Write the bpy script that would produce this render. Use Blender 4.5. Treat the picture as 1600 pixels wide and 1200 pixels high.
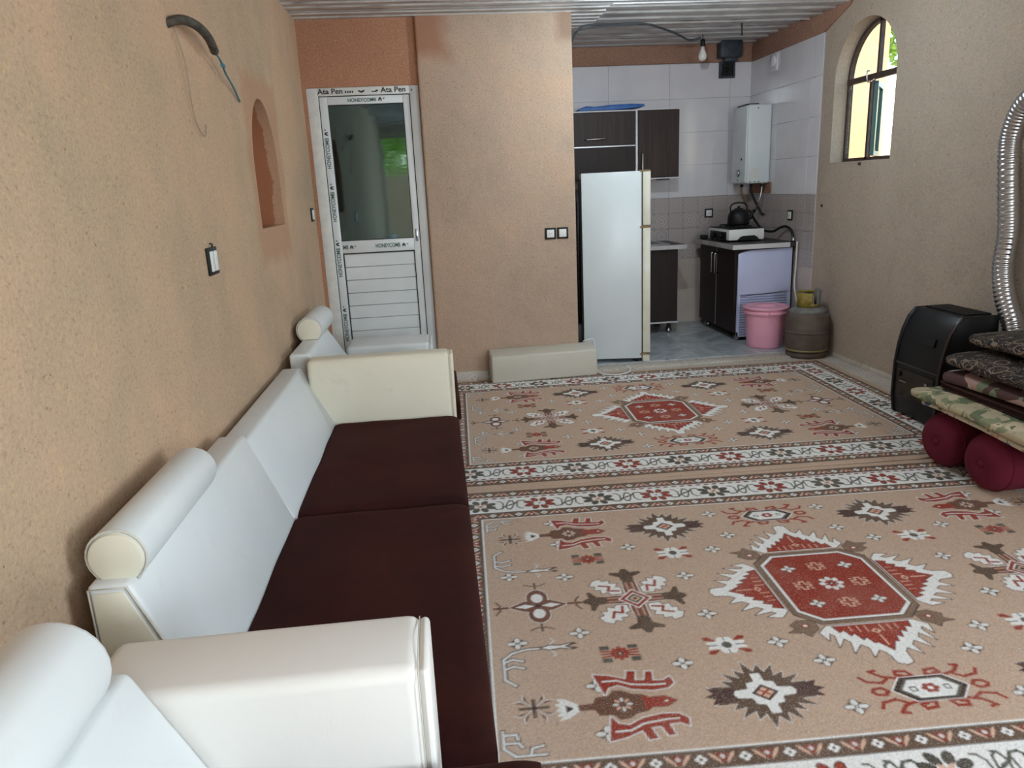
import bpy, bmesh, math, random
import numpy as np
from mathutils import Vector, Matrix, noise as mnoise
from mathutils.geometry import tessellate_polygon

random.seed(7)
SC = bpy.context.scene
for o in list(bpy.data.objects):
    bpy.data.objects.remove(o, do_unlink=True)
COL = SC.collection
PI = math.pi
def R(d): return math.radians(d)

# ------------------------------------------------------------------ camera
CAM_H = 1.45
pitch, yaw, roll, FPX = R(14.85), R(5.30), R(-2.68), 1149.0
fwd = Vector((math.sin(yaw)*math.cos(pitch), math.cos(yaw)*math.cos(pitch), -math.sin(pitch)))
rt = Vector((math.cos(yaw), -math.sin(yaw), 0)); up = rt.cross(fwd)
rt2 = math.cos(roll)*rt + math.sin(roll)*up
up2 = -math.sin(roll)*rt + math.cos(roll)*up
cd = bpy.data.cameras.new('camera'); cam = bpy.data.objects.new('camera', cd); COL.objects.link(cam)
cd.sensor_fit = 'HORIZONTAL'; cd.sensor_width = 36.0; cd.lens = 36.0*FPX/1600.0
cd.clip_start = 0.02
Mx = Matrix((rt2, up2, -fwd)).transposed().to_4x4(); Mx.translation = (0, 0, CAM_H)
cam.matrix_world = Mx
SC.camera = cam

# ------------------------------------------------------------------ light
W = bpy.data.worlds.new('world'); SC.world = W; W.use_nodes = True
wn = W.node_tree.nodes; wl = W.node_tree.links
sky = wn.new('ShaderNodeTexSky'); sky.sky_type = 'NISHITA'; sky.sun_disc = False
sky.sun_elevation = R(42); sky.sun_rotation = R(215); sky.air_density = 1.2; sky.dust_density = 1.5
wn['Background'].inputs['Strength'].default_value = 0.75
wl.new(sky.outputs['Color'], wn['Background'].inputs['Color'])

sd = bpy.data.lights.new('sun', 'SUN'); sd.energy = 4.6; sd.angle = R(1.0); sd.color = (1.0, .93, .82)
sun = bpy.data.objects.new('sun', sd); COL.objects.link(sun)
sun.rotation_euler = Vector((.52, .58, -.63)).to_track_quat('-Z', 'Y').to_euler()

def area(name, loc, look, sx, sy, power, color):
    ld = bpy.data.lights.new(name, 'AREA'); ld.shape = 'RECTANGLE'; ld.size = sx; ld.size_y = sy
    ld.energy = power; ld.color = color
    o = bpy.data.objects.new(name, ld); COL.objects.link(o); o.location = loc
    o.rotation_euler = Vector(look).to_track_quat('-Z', 'Z').to_euler()
    return o
# daylight entering by the two window openings behind the camera (right wall and near wall)
area('daylight_side_window', (3.30, -.40, 1.55), (-1, 0.12, -.10), 1.9, 1.3, 156, (.82, .93, 1.0))
area('daylight_near_window', (1.60, -2.42, 1.55), (0, 1, -.06), 1.6, 1.3, 92, (.84, .94, 1.0))

SC.view_settings.view_transform = 'Standard'; SC.view_settings.look = 'None'
SC.view_settings.exposure = 0.0; SC.view_settings.gamma = 1.0
SC.view_settings.use_curve_mapping = False

# ------------------------------------------------------------------ helpers
def lin(c):
    return tuple((x/12.92 if x <= .04045 else ((x+.055)/1.055)**2.4) for x in [v/255.0 for v in c])
def rgba(c): return (*lin(c), 1)

def new_mat(name):
    m = bpy.data.materials.new(name); m.use_nodes = True
    nt = m.node_tree; b = nt.nodes['Principled BSDF']
    return m, nt, b
def nd(nt, typ, **kw):
    n = nt.nodes.new(typ)
    for k, v in kw.items():
        if k.startswith('i_'):
            n.inputs[k[2:].replace('_', ' ')].default_value = v
        else: setattr(n, k, v)
    return n
def ramp(nt, fac, stops):
    r = nt.nodes.new('ShaderNodeValToRGB')
    while len(r.color_ramp.elements) < len(stops): r.color_ramp.elements.new(.5)
    for e, (p, c) in zip(r.color_ramp.elements, stops):
        e.position = p; e.color = c if len(c) == 4 else (*c, 1)
    nt.links.new(fac, r.inputs['Fac']); return r
def mixc(nt, fac, a, b, mode='MIX'):
    m = nt.nodes.new('ShaderNodeMix'); m.data_type = 'RGBA'; m.blend_type = mode
    if isinstance(fac, (int, float)): m.inputs[0].default_value = fac
    else: nt.links.new(fac, m.inputs[0])
    for v, s in ((a, 6), (b, 7)):
        if isinstance(v, tuple): m.inputs[s].default_value = v
        else: nt.links.new(v, m.inputs[s])
    return m.outputs[2]
def mth(nt, op, a, b=None, c=None):
    n = nt.nodes.new('ShaderNodeMath'); n.operation = op
    for i, v in enumerate((a, b, c)):
        if v is None: continue
        if isinstance(v, (int, float)): n.inputs[i].default_value = v
        else: nt.links.new(v, n.inputs[i])
    return n.outputs[0]
def objco(nt, scale=(1, 1, 1), rand=False):
    tc = nt.nodes.new('ShaderNodeTexCoord')
    mp = nt.nodes.new('ShaderNodeMapping'); mp.inputs['Scale'].default_value = scale
    nt.links.new(tc.outputs['Object'], mp.inputs['Vector'])
    if rand:
        oi = nt.nodes.new('ShaderNodeObjectInfo')
        sc = nt.nodes.new('ShaderNodeVectorMath'); sc.operation = 'SCALE'; sc.inputs[0].default_value = (7, 3, 5)
        nt.links.new(oi.outputs['Random'], sc.inputs['Scale']); nt.links.new(sc.outputs[0], mp.inputs['Location'])
    return mp.outputs['Vector']
def nz(nt, vec, scale, detail=3, rough=.55, dist=0):
    n = nd(nt, 'ShaderNodeTexNoise'); n.inputs['Scale'].default_value = scale
    n.inputs['Detail'].default_value = detail; n.inputs['Roughness'].default_value = rough
    n.inputs['Distortion'].default_value = dist
    nt.links.new(vec, n.inputs['Vector']); return n.outputs['Fac']
def bump(nt, b, h, strength, dist=.01):
    n = nt.nodes.new('ShaderNodeBump'); n.inputs['Strength'].default_value = strength; n.inputs['Distance'].default_value = dist
    nt.links.new(h, n.inputs['Height']); nt.links.new(n.outputs['Normal'], b.inputs['Normal'])

def plain(name, col, rough=.5, metal=0.0, col2=None, vs=6, bmp=0, bs=60, spec=.5, stretch=(1, 1, 1), bd=.004, rand=False, lo=.35, hi=.65):
    m, nt, b = new_mat(name)
    b.inputs['Roughness'].default_value = rough; b.inputs['Metallic'].default_value = metal
    b.inputs['Specular IOR Level'].default_value = spec
    v = objco(nt, stretch, rand)
    if col2:
        f = nz(nt, v, vs, 4)
        r = ramp(nt, f, [(lo, rgba(col)), (hi, rgba(col2))])
        nt.links.new(r.outputs['Color'], b.inputs['Base Color'])
    else: b.inputs['Base Color'].default_value = rgba(col)
    if bmp: bump(nt, b, nz(nt, v, bs, 4), bmp, bd)
    return m

class MB:
    """collects geometry, world coordinates unless built with local=True"""
    def __init__(s): s.v = []; s.f = []; s.sm = []
    def add(s, vs, fs, smooth=False):
        o = len(s.v); s.v += [tuple(p) for p in vs]
        for f in fs: s.f.append(tuple(i+o for i in f)); s.sm.append(smooth)
        return s
    def box(s, x0, x1, y0, y1, z0, z1):
        return s.add([(x0,y0,z0),(x1,y0,z0),(x1,y1,z0),(x0,y1,z0),(x0,y0,z1),(x1,y0,z1),(x1,y1,z1),(x0,y1,z1)],
              [(0,3,2,1),(4,5,6,7),(0,1,5,4),(1,2,6,5),(2,3,7,6),(3,0,4,7)])
    def prism(s, pts, axis, a, b, smooth=False):
        """2-D outline extruded along an axis. axis 'y': pts are (x,z); 'x': (y,z); 'z': (x,y)"""
        def P(p, t):
            return {'y': (p[0], t, p[1]), 'x': (t, p[0], p[1]), 'z': (p[0], p[1], t)}[axis]
        n = len(pts); vs = [P(p, a) for p in pts] + [P(p, b) for p in pts]
        o = len(s.v); s.v += vs
        for i in range(n):
            j = (i+1) % n; s.f.append((o+i, o+j, o+n+j, o+n+i)); s.sm.append(smooth)
        s.f.append(tuple(o+i for i in range(n))[::-1]); s.sm.append(False)
        s.f.append(tuple(o+n+i for i in range(n))); s.sm.append(False)
        return s
    def tube(s, path, r, n=10, caps=True, rf=None):
        P = [Vector(p) for p in path]; o = len(s.v); prev = None
        for i, p in enumerate(P):
            t = (P[min(i+1, len(P)-1)] - P[max(i-1, 0)]).normalized()
            if prev is None:
                a = Vector((0, 0, 1)) if abs(t.z) < .9 else Vector((1, 0, 0)); u = t.cross(a).normalized()
            else: u = (prev - t*prev.dot(t)).normalized()
            prev = u; w = t.cross(u); rr = r if rf is None else rf(i)
            for k in range(n):
                a = 2*PI*k/n; s.v.append(tuple(p + u*math.cos(a)*rr + w*math.sin(a)*rr))
        for i in range(len(P)-1):
            for k in range(n):
                j = (k+1) % n
                s.f.append((o+i*n+k, o+i*n+j, o+(i+1)*n+j, o+(i+1)*n+k)); s.sm.append(True)
        if caps:
            s.f.append(tuple(o+k for k in range(n))[::-1]); s.sm.append(False)
            e = o+(len(P)-1)*n; s.f.append(tuple(e+k for k in range(n))); s.sm.append(False)
        return s
    def lathe(s, prof, c=(0, 0, 0), n=28, axis='z', smooth=True):
        o = len(s.v)
        for r, h in prof:
            for k in range(n):
                a = 2*PI*k/n; x, y = r*math.cos(a), r*math.sin(a)
                p = {'z': (x, y, h), 'x': (h, x, y), 'y': (y, h, x)}[axis]
                s.v.append((p[0]+c[0], p[1]+c[1], p[2]+c[2]))
        for i in range(len(prof)-1):
            for k in range(n):
                j = (k+1) % n; s.f.append((o+i*n+k, o+i*n+j, o+(i+1)*n+j, o+(i+1)*n+k)); s.sm.append(smooth)
        if prof[0][0] > 1e-6: s.f.append(tuple(o+k for k in range(n))[::-1]); s.sm.append(False)
        e = o+(len(prof)-1)*n
        if prof[-1][0] > 1e-6: s.f.append(tuple(e+k for k in range(n))); s.sm.append(False)
        return s
    def superell(s, c, a, b, h, e1=.5, e2=.25, nu=48, nv=20, fn=None):
        """rounded cushion-like slab; e2 small = square in plan, e1 small = boxy in section"""
        def sp(v, e): return math.copysign(abs(v)**e, v)
        o = len(s.v)
        for j in range(nv+1):
            ph = -PI/2 + PI*j/nv
            for i in range(nu):
                th = 2*PI*i/nu
                p = Vector((a*sp(math.cos(ph), e1)*sp(math.cos(th), e2), b*sp(math.cos(ph), e1)*sp(math.sin(th), e2), h*sp(math.sin(ph), e1)))
                if fn: p = fn(p)
                s.v.append((p.x+c[0], p.y+c[1], p.z+c[2]))
        for j in range(nv):
            for i in range(nu):
                k = (i+1) % nu
                s.f.append((o+j*nu+i, o+j*nu+k, o+(j+1)*nu+k, o+(j+1)*nu+i)); s.sm.append(True)
        return s
    def build(s, name, mat, parent=None, local=False, bevel=0, seg=2, angle=30, smooth=None):
        me = bpy.data.meshes.new(name)
        vs = s.v
        if parent is not None and not local:
            inv = WM[parent.name].inverted(); vs = [tuple(inv @ Vector(p)) for p in s.v]
        me.from_pydata(vs, [], s.f)
        me.polygons.foreach_set('use_smooth', s.sm if smooth is None else [smooth]*len(s.f))
        bm = bmesh.new(); bm.from_mesh(me)
        bmesh.ops.remove_doubles(bm, verts=bm.verts, dist=1e-6)
        bmesh.ops.recalc_face_normals(bm, faces=bm.faces)
        if bevel:
            es = [e for e in bm.edges if len(e.link_faces) == 2 and e.calc_face_angle(0) > R(angle)]
            bmesh.ops.bevel(bm, geom=es, offset=bevel, segments=seg, profile=.5, affect='EDGES', clamp_overlap=True)
            for f in bm.faces: f.smooth = True
            bm.to_mesh(me); bm.free()
            try: me.set_sharp_from_angle(angle=R(40))
            except Exception: pass
        else:
            bm.to_mesh(me); bm.free()
        if isinstance(mat, (list, tuple)):
            for m in mat: me.materials.append(m)
        else: me.materials.append(mat)
        o = bpy.data.objects.new(name, me); COL.objects.link(o)
        if parent is not None:
            o.parent = parent; WM[o.name] = WM[parent.name]
        else: WM[o.name] = Matrix()
        return o
WM = {}
def thing(name, label, cat, loc=(0, 0, 0), rz=0, group=None, kind=None):
    o = bpy.data.objects.new(name, None); COL.objects.link(o); o.empty_display_size = .1
    o.location = loc; o.rotation_euler = (0, 0, rz)
    WM[o.name] = Matrix.Translation(loc) @ Matrix.Rotation(rz, 4, 'Z')
    return tag(o, label, cat, group, kind)
def tag(o, label=None, cat=None, group=None, kind=None):
    if label: o['label'] = label
    if cat: o['category'] = cat
    if group: o['group'] = group
    if kind: o['kind'] = kind
    return o
def struct(o, label=None): 
    o['kind'] = 'structure'
    if label: o['label'] = label
    return o
def inst(src, name, parent, loc=None, rot=None):
    o = src.copy(); o.name = name; COL.objects.link(o); o.parent = parent
    if loc is not None: o.location = loc
    if rot is not None: o.rotation_euler = rot
    WM[o.name] = WM[parent.name] if parent else Matrix()
    return o
def B(*a): return MB().box(*a)
def smoothpath(pts, n=8):
    """Catmull-Rom through points"""
    P = [Vector(p) for p in pts]; P = [P[0]*2-P[1]] + P + [P[-1]*2-P[-2]]; out = []
    for i in range(1, len(P)-2):
        for k in range(n):
            t = k/n; a, b, c, d = P[i-1], P[i], P[i+1], P[i+2]
            out.append(.5*((2*b)+(c-a)*t+(2*a-5*b+4*c-d)*t*t+(3*b-a-3*c+d)*t**3))
    out.append(P[-2]); return out

# ------------------------------------------------------------------ materials
def adobe(name, c1, c2, c3, patches=(), gr=.5):
    m, nt, b = new_mat(name); b.inputs['Roughness'].default_value = .95; b.inputs['Specular IOR Level'].default_value = .12
    v = objco(nt)
    big = nz(nt, v, 1.1, 3, .5); mid = nz(nt, v, 5, 5, .6)
    f = mth(nt, 'ADD', mth(nt, 'MULTIPLY', big, .62), mth(nt, 'MULTIPLY', mid, .38))
    base = ramp(nt, f, [(.36, rgba(c1)), (.50, rgba(c2)), (.64, rgba(c3))]).outputs['Color']
    fine = nz(nt, v, 85, 5, .7)
    base = mixc(nt, ramp(nt, fine, [(.38, (0, 0, 0)), (.66, (1, 1, 1))]).outputs['Color'], base, mixc(nt, .22, base, rgba((238, 210, 176))))
    grit = nz(nt, objco(nt, (1.0, .8, 1.2)), 70, 6, .75, .4)
    base = mixc(nt, mth(nt, 'MULTIPLY', ramp(nt, grit, [(.54, (0, 0, 0)), (.70, (1, 1, 1))]).outputs['Color'], gr), base, rgba((120, 92, 70)))
    # dark pits and grit
    vo = nd(nt, 'ShaderNodeTexVoronoi'); vo.inputs['Scale'].default_value = 26; nt.links.new(v, vo.inputs['Vector'])
    pit = mth(nt, 'MULTIPLY', mth(nt, 'LESS_THAN', vo.outputs['Distance'], mth(nt, 'MULTIPLY', nz(nt, v, 31, 1), .24)), mth(nt, 'GREATER_THAN', nz(nt, v, 9, 3), .60))
    base = mixc(nt, mth(nt, 'MULTIPLY', pit, .45), base, rgba((92, 66, 48)))
    # straw
    vs = objco(nt, (140, 38, 38)); st = nz(nt, vs, 1, 2, .5, .6)
    straw = mth(nt, 'GREATER_THAN', st, .66)
    base = mixc(nt, mth(nt, 'MULTIPLY', straw, .28), base, rgba((222, 190, 140)))
    for (c, half, soft, col, amt) in patches:
        tc = nt.nodes.new('ShaderNodeTexCoord')
        d = nt.nodes.new('ShaderNodeVectorMath'); d.operation = 'SUBTRACT'; d.inputs[1].default_value = c
        nt.links.new(tc.outputs['Object'], d.inputs[0])
        ab = nt.nodes.new('ShaderNodeVectorMath'); ab.operation = 'ABSOLUTE'; nt.links.new(d.outputs[0], ab.inputs[0])
        h = nt.nodes.new('ShaderNodeVectorMath'); h.operation = 'SUBTRACT'; h.inputs[1].default_value = half
        nt.links.new(ab.outputs[0], h.inputs[0])
        sp = nt.nodes.new('ShaderNodeSeparateXYZ'); nt.links.new(h.outputs[0], sp.inputs[0])
        mxx = mth(nt, 'MAXIMUM', mth(nt, 'MAXIMUM', sp.outputs[0], sp.outputs[1]), sp.outputs[2])
        mxx = mth(nt, 'ADD', mxx, mth(nt, 'MULTIPLY', mth(nt, 'SUBTRACT', mid, .5), .12))
        mr = nd(nt, 'ShaderNodeMapRange'); mr.inputs['From Min'].default_value = soft; mr.inputs['From Max'].default_value = 0
        nt.links.new(mxx, mr.inputs['Value'])
        base = mixc(nt, mth(nt, 'MULTIPLY', mr.outputs[0], amt), base, rgba(col))
    nt.links.new(base, b.inputs['Base Color'])
    h = mth(nt, 'ADD', mth(nt, 'MULTIPLY', nz(nt, v, 3.2, 3), 1.6), mth(nt, 'ADD', mth(nt, 'ADD', mth(nt, 'MULTIPLY', fine, .30), mth(nt, 'MULTIPLY', grit, -.22)), mth(nt, 'MULTIPLY', mid, .5)))
    h = mth(nt, 'SUBTRACT', h, mth(nt, 'MULTIPLY', pit, .2))
    bump(nt, b, h, .75, .018)
    return m
XL, XR, YB, YK, XJ = -.87, 3.18, 5.66, 7.42, 1.075
ZC, ZCK, YN = 2.645, 2.715, -2.3
RED = (176, 110, 80)
M_adobe_l = adobe('adobe_left_wall', (176, 154, 129), (191, 162, 136), (204, 168, 140),
    [((XL, 4.24, 1.60), (.4, .36, .43), .08, (186, 142, 114), .6), ((XL-.195, 4.22, 1.63), (.140, .34, .37), .008, (164, 108, 78), .9)])
M_adobe_b = adobe('adobe_back_wall', (170, 150, 132), (182, 159, 142), (194, 163, 142),
    [((-.02, YB, 2.6), (.13, .5, .16), .12, (172, 122, 98), .8), ((1.05, YB, 2.58), (.05, .4, .07), .08, (150, 120, 104), .7)])
M_adobe_r = adobe('adobe_right_wall', (168, 154, 142), (176, 162, 150), (182, 164, 150))
M_adobe_out = adobe('adobe_outside', (214, 168, 124), (222, 176, 132), (228, 184, 142))
M_redclay = adobe('red_clay', (158, 108, 84), (168, 114, 90), (176, 124, 98), gr=.15)
M_redbeam = adobe('brown_clay_beam', (140, 102, 90), (150, 108, 94), (158, 114, 98), gr=.15)

def speckle(name, c1, c2, c3):
    m, nt, b = new_mat(name); b.inputs['Roughness'].default_value = .8
    v = objco(nt); base = ramp(nt, nz(nt, v, 2.5, 4), [(.35, rgba(c1)), (.65, rgba(c2))]).outputs['Color']
    base = mixc(nt, mth(nt, 'MULTIPLY', mth(nt, 'GREATER_THAN', nz(nt, v, 60, 3), .6), .6), base, rgba(c3))
    nt.links.new(base, b.inputs['Base Color']); bump(nt, b, nz(nt, v, 40, 4), .3, .006); return m
M_floor = speckle('concrete_floor', (186, 176, 164), (200, 192, 182), (120, 100, 86))

def marble():
    m, nt, b = new_mat('kitchen_marble'); b.inputs['Roughness'].default_value = .16
    v = objco(nt, rand=True); f = nz(nt, v, 3.2, 6, .6, 1.5)
    nt.links.new(ramp(nt, f, [(.3, rgba((150, 158, 164))), (.5, rgba((178, 184, 188))), (.62, rgba((196, 200, 204))), (.7, rgba((164, 170, 178)))]).outputs['Color'], b.inputs['Base Color'])
    return m
M_marble = marble()
def tilemat(name, a, c, rough):
    m, nt, b = new_mat(name); b.inputs['Roughness'].default_value = rough
    v = objco(nt, rand=True); nt.links.new(ramp(nt, nz(nt, v, 4, 4), [(.35, rgba(a)), (.65, rgba(c))]).outputs['Color'], b.inputs['Base Color'])
    bump(nt, b, nz(nt, v, 6, 2), .05, .004); return m
M_tile = tilemat('glazed_white_tile', (216, 213, 219), (224, 220, 225), .13)
M_tile_beige = tilemat('beige_tile', (182, 168, 160), (194, 180, 170), .3)
M_grout = plain('grout', (188, 184, 186), .9)
def pattern_tile():
    m, nt, b = new_mat('patterned_tile'); b.inputs['Roughness'].default_value = .35
    tc = nt.nodes.new('ShaderNodeTexCoord'); oi = nt.nodes.new('ShaderNodeObjectInfo')
    sc = nt.nodes.new('ShaderNodeVectorMath'); sc.operation = 'SCALE'; sc.inputs['Scale'].default_value = 1/.1525
    nt.links.new(tc.outputs['Object'], sc.inputs[0])
    fl = nt.nodes.new('ShaderNodeVectorMath'); fl.operation = 'FLOOR'; nt.links.new(sc.outputs[0], fl.inputs[0])
    fr = nt.nodes.new('ShaderNodeVectorMath'); fr.operation = 'FRACTION'; nt.links.new(sc.outputs[0], fr.inputs[0])
    s = nt.nodes.new('ShaderNodeSeparateXYZ'); nt.links.new(fr.outputs[0], s.inputs[0])
    x = mth(nt, 'ABSOLUTE', mth(nt, 'SUBTRACT', s.outputs[0], .5)); z = mth(nt, 'ABSOLUTE', mth(nt, 'SUBTRACT', s.outputs[2], .5))
    wnz = nt.nodes.new('ShaderNodeTexWhiteNoise'); wnz.noise_dimensions = '4D'
    nt.links.new(fl.outputs[0], wnz.inputs['Vector']); nt.links.new(oi.outputs['Random'], wnz.inputs['W'])
    rnd = wnz.outputs['Value']
    r = mth(nt, 'SQRT', mth(nt, 'ADD', mth(nt, 'MULTIPLY', x, x), mth(nt, 'MULTIPLY', z, z)))
    ring = mth(nt, 'SINE', mth(nt, 'MULTIPLY', r, 34))
    dia = mth(nt, 'SINE', mth(nt, 'MULTIPLY', mth(nt, 'ADD', x, z), 30))
    th = mth(nt, 'ARCTAN2', z, x)
    star = mth(nt, 'ADD', mth(nt, 'MULTIPLY', mth(nt, 'COSINE', mth(nt, 'MULTIPLY', th, 8)), .5), mth(nt, 'SINE', mth(nt, 'MULTIPLY', r, 22)))
    chk = mth(nt, 'MULTIPLY', mth(nt, 'SINE', mth(nt, 'MULTIPLY', x, 26)), mth(nt, 'SINE', mth(nt, 'MULTIPLY', z, 26)))
    def sel(a, c, t): 
        k = mth(nt, 'GREATER_THAN', rnd, t)
        return mth(nt, 'ADD', mth(nt, 'MULTIPLY', a, mth(nt, 'SUBTRACT', 1, k)), mth(nt, 'MULTIPLY', c, k))
    pv = sel(sel(sel(ring, dia, .27), star, .52), chk, .8)
    edge = mth(nt, 'GREATER_THAN', mth(nt, 'MAXIMUM', x, z), .485)
    f = mth(nt, 'GREATER_THAN', pv, .1)
    c1 = mixc(nt, rnd, rgba((190, 178, 174)), rgba((172, 162, 162)))
    c2 = mixc(nt, rnd, rgba((134, 124, 124)), rgba((152, 140, 132)))
    base = mixc(nt, mth(nt, 'MULTIPLY', f, .55), c1, c2); base = mixc(nt, edge, base, rgba((128, 120, 118)))
    wear = nz(nt, tc.outputs['Object'], 30, 4); base = mixc(nt, mth(nt, 'MULTIPLY', wear, .55), base, rgba((170, 160, 156)))
    nt.links.new(base, b.inputs['Base Color']); return m
M_tile_pat = pattern_tile()

def corrug_mat():
    m, nt, b = new_mat('galvanised_sheet'); b.inputs['Metallic'].default_value = .35; b.inputs['Roughness'].default_value = .38
    v = objco(nt); f = nz(nt, v, 3, 5, .6)
    base = ramp(nt, f, [(.3, rgba((176, 174, 174))), (.55, rgba((206, 204, 204))), (.75, rgba((222, 220, 220)))]).outputs['Color']
    st = nz(nt, objco(nt, (2, 24, 8)), 1.5, 4)
    base = mixc(nt, ramp(nt, st, [(.55, (0, 0, 0)), (.72, (1, 1, 1))]).outputs['Color'], base, rgba((138, 130, 126)))
    nt.links.new(base, b.inputs['Base Color']); bump(nt, b, nz(nt, v, 30, 3), .12, .004); return m
M_corr = corrug_mat()
def wood(name, c1, c2, c3, axis=2):
    m, nt, b = new_mat(name); b.inputs['Roughness'].default_value = .5; b.inputs['Specular IOR Level'].default_value = .3
    s = [26, 26, 26]; s[axis] = 1.6
    f = nz(nt, objco(nt, tuple(s), True), 1, 6, .65, .8)
    nt.links.new(ramp(nt, f, [(.3, rgba(c1)), (.52, rgba(c2)), (.72, rgba(c3))]).outputs['Color'], b.inputs['Base Color']); return m
M_wood = wood('dark_walnut_laminate', (40, 29, 29), (54, 39, 37), (68, 50, 46))
M_wood2 = wood('dark_base_laminate', (30, 19, 19), (40, 26, 25), (48, 32, 30))
M_white_edge = plain('white_edge_band', (206, 204, 206), .4)
M_counter = plain('brown_counter', (58, 50, 50), .45, col2=(72, 62, 60), vs=14, spec=.3)
M_counter_edge = plain('counter_edge', (196, 190, 190), .4, col2=(176, 168, 166), vs=5)
M_chrome = plain('chrome', (200, 196, 192), .16, 1.0)
M_steel = plain('brushed_steel', (170, 172, 176), .3, 1.0)
M_black = plain('black_plastic', (13, 13, 15), .5, spec=.35)
M_blackmatt = plain('black_metal', (16, 16, 18), .6)
M_switch = plain('white_plastic', (228, 228, 226), .35)
M_fridge = plain('fridge_enamel', (218, 224, 226), .3, col2=(208, 216, 220), vs=2)
M_fridge_door = plain('fridge_door_cream', (222, 220, 206), .35, col2=(212, 208, 190), vs=6)
M_rust = plain('rusty_bracket', (112, 84, 56), .7, col2=(150, 124, 88), vs=30)
M_lav = plain('lavender_enamel', (200, 206, 236), .35, col2=(190, 196, 228), vs=3)
M_pvc = plain('white_pvc', (222, 226, 228), .35, col2=(210, 214, 216), vs=3)
M_film = plain('protective_film', (206, 208, 206), .4, col2=(222, 220, 214), vs=16)
M_ink = plain('dark_ink', (44, 48, 54), .6)
M_ink_green = plain('green_ink', (60, 96, 88), .6)
M_gasket = plain('rubber_gasket', (46, 50, 52), .7)
def leather(name, c1, c2, c3):
    m, nt, b = new_mat(name); b.inputs['Roughness'].default_value = .42; b.inputs['Specular IOR Level'].default_value = .4
    v = objco(nt); base = ramp(nt, nz(nt, v, 2.2, 4), [(.35, rgba(c1)), (.65, rgba(c2))]).outputs['Color']
    sm = ramp(nt, nz(nt, v, 9, 5, .65), [(.60, (0, 0, 0)), (.76, (1, 1, 1))]).outputs['Color']
    base = mixc(nt, mth(nt, 'MULTIPLY', sm, .24), base, rgba(c3))
    nt.links.new(base, b.inputs['Base Color'])
    bump(nt, b, mth(nt, 'ADD', mth(nt, 'MULTIPLY', nz(nt, v, 240, 2), .12), nz(nt, v, 7, 2)), .22, .006); return m
M_leather = leather('white_leatherette', (214, 218, 218), (222, 224, 223), (190, 186, 178))
M_leather_y = leather('yellowed_leatherette', (222, 216, 196), (228, 222, 204), (182, 172, 152))
M_leather_arm = leather('arm_leatherette', (226, 222, 216), (232, 228, 222), (196, 184, 172))
M_beige_vinyl = leather('beige_vinyl', (192, 186, 172), (198, 192, 178), (160, 150, 136))
M_seam = plain('seam_thread', (208, 204, 192), .6)
def velvet(name, c1, c2, bs=260):
    m, nt, b = new_mat(name); b.inputs['Roughness'].default_value = .88; b.inputs['Specular IOR Level'].default_value = .1
    v = objco(nt); f = nz(nt, v, 3.4, 5, .6, .8)
    nt.links.new(ramp(nt, f, [(.3, rgba(c1)), (.7, rgba(c2))]).outputs['Color'], b.inputs['Base Color'])
    b.inputs['Sheen Weight'].default_value = .12; b.inputs['Sheen Roughness'].default_value = .5
    b.inputs['Sheen Tint'].default_value = rgba((150, 90, 80))
    bump(nt, b, nz(nt, v, bs, 2), .25, .003); return m
M_velvet = velvet('maroon_velvet', (40, 20, 17), (58, 25, 21))
M_maroon = velvet('wine_fabric', (92, 30, 46), (106, 36, 54))
def glass_clear():
    m = bpy.data.materials.new('window_glass'); m.use_nodes = True; nt = m.node_tree
    nt.nodes.remove(nt.nodes['Principled BSDF']); out = nt.nodes['Material Output']
    t = nt.nodes.new('ShaderNodeBsdfTransparent'); t.inputs[0].default_value = (.93, .97, .95, 1)
    g = nt.nodes.new('ShaderNodeBsdfGlossy'); g.inputs['Roughness'].default_value = .02
    mx = nt.nodes.new('ShaderNodeMixShader'); mx.inputs[0].default_value = .07
    nt.links.new(t.outputs[0], mx.inputs[1]); nt.links.new(g.outputs[0], mx.inputs[2]); nt.links.new(mx.outputs[0], out.inputs[0]); return m
M_glass = glass_clear()
def glass_film():
    m, nt, b = new_mat('dark_reflective_glass'); b.inputs['Metallic'].default_value = 1; b.inputs['Roughness'].default_value = .045
    b.inputs['Base Color'].default_value = (.105, .175, .210, 1)
    bump(nt, b, nz(nt, objco(nt, (2, 1, 9)), 1.6, 2), .04, .01); return m
M_glass_dark = glass_film()
M_iron = plain('window_iron', (58, 44, 40), .55, col2=(80, 62, 54), vs=20)
M_green_sash = plain('green_sash_paint', (62, 96, 92), .4)
M_leaf = plain('leaf_green', (120, 160, 70), .6, col2=(176, 200, 104), vs=5)
_nt = M_leaf.node_tree; _b = _nt.nodes['Principled BSDF']; _tr = _nt.nodes.new('ShaderNodeBsdfTranslucent'); _tr.inputs[0].default_value = rgba((190, 222, 110))
_ms = _nt.nodes.new('ShaderNodeMixShader'); _ms.inputs[0].default_value = .5
_nt.links.new(_b.outputs[0], _ms.inputs[1]); _nt.links.new(_tr.outputs[0], _ms.inputs[2]); _nt.links.new(_ms.outputs[0], _nt.nodes['Material Output'].inputs[0])
M_bark = plain('bark', (88, 70, 54), .9, col2=(110, 90, 70), vs=12)
M_soil = plain('yard_earth', (178, 150, 118), .95, col2=(196, 168, 134), vs=2)

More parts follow.
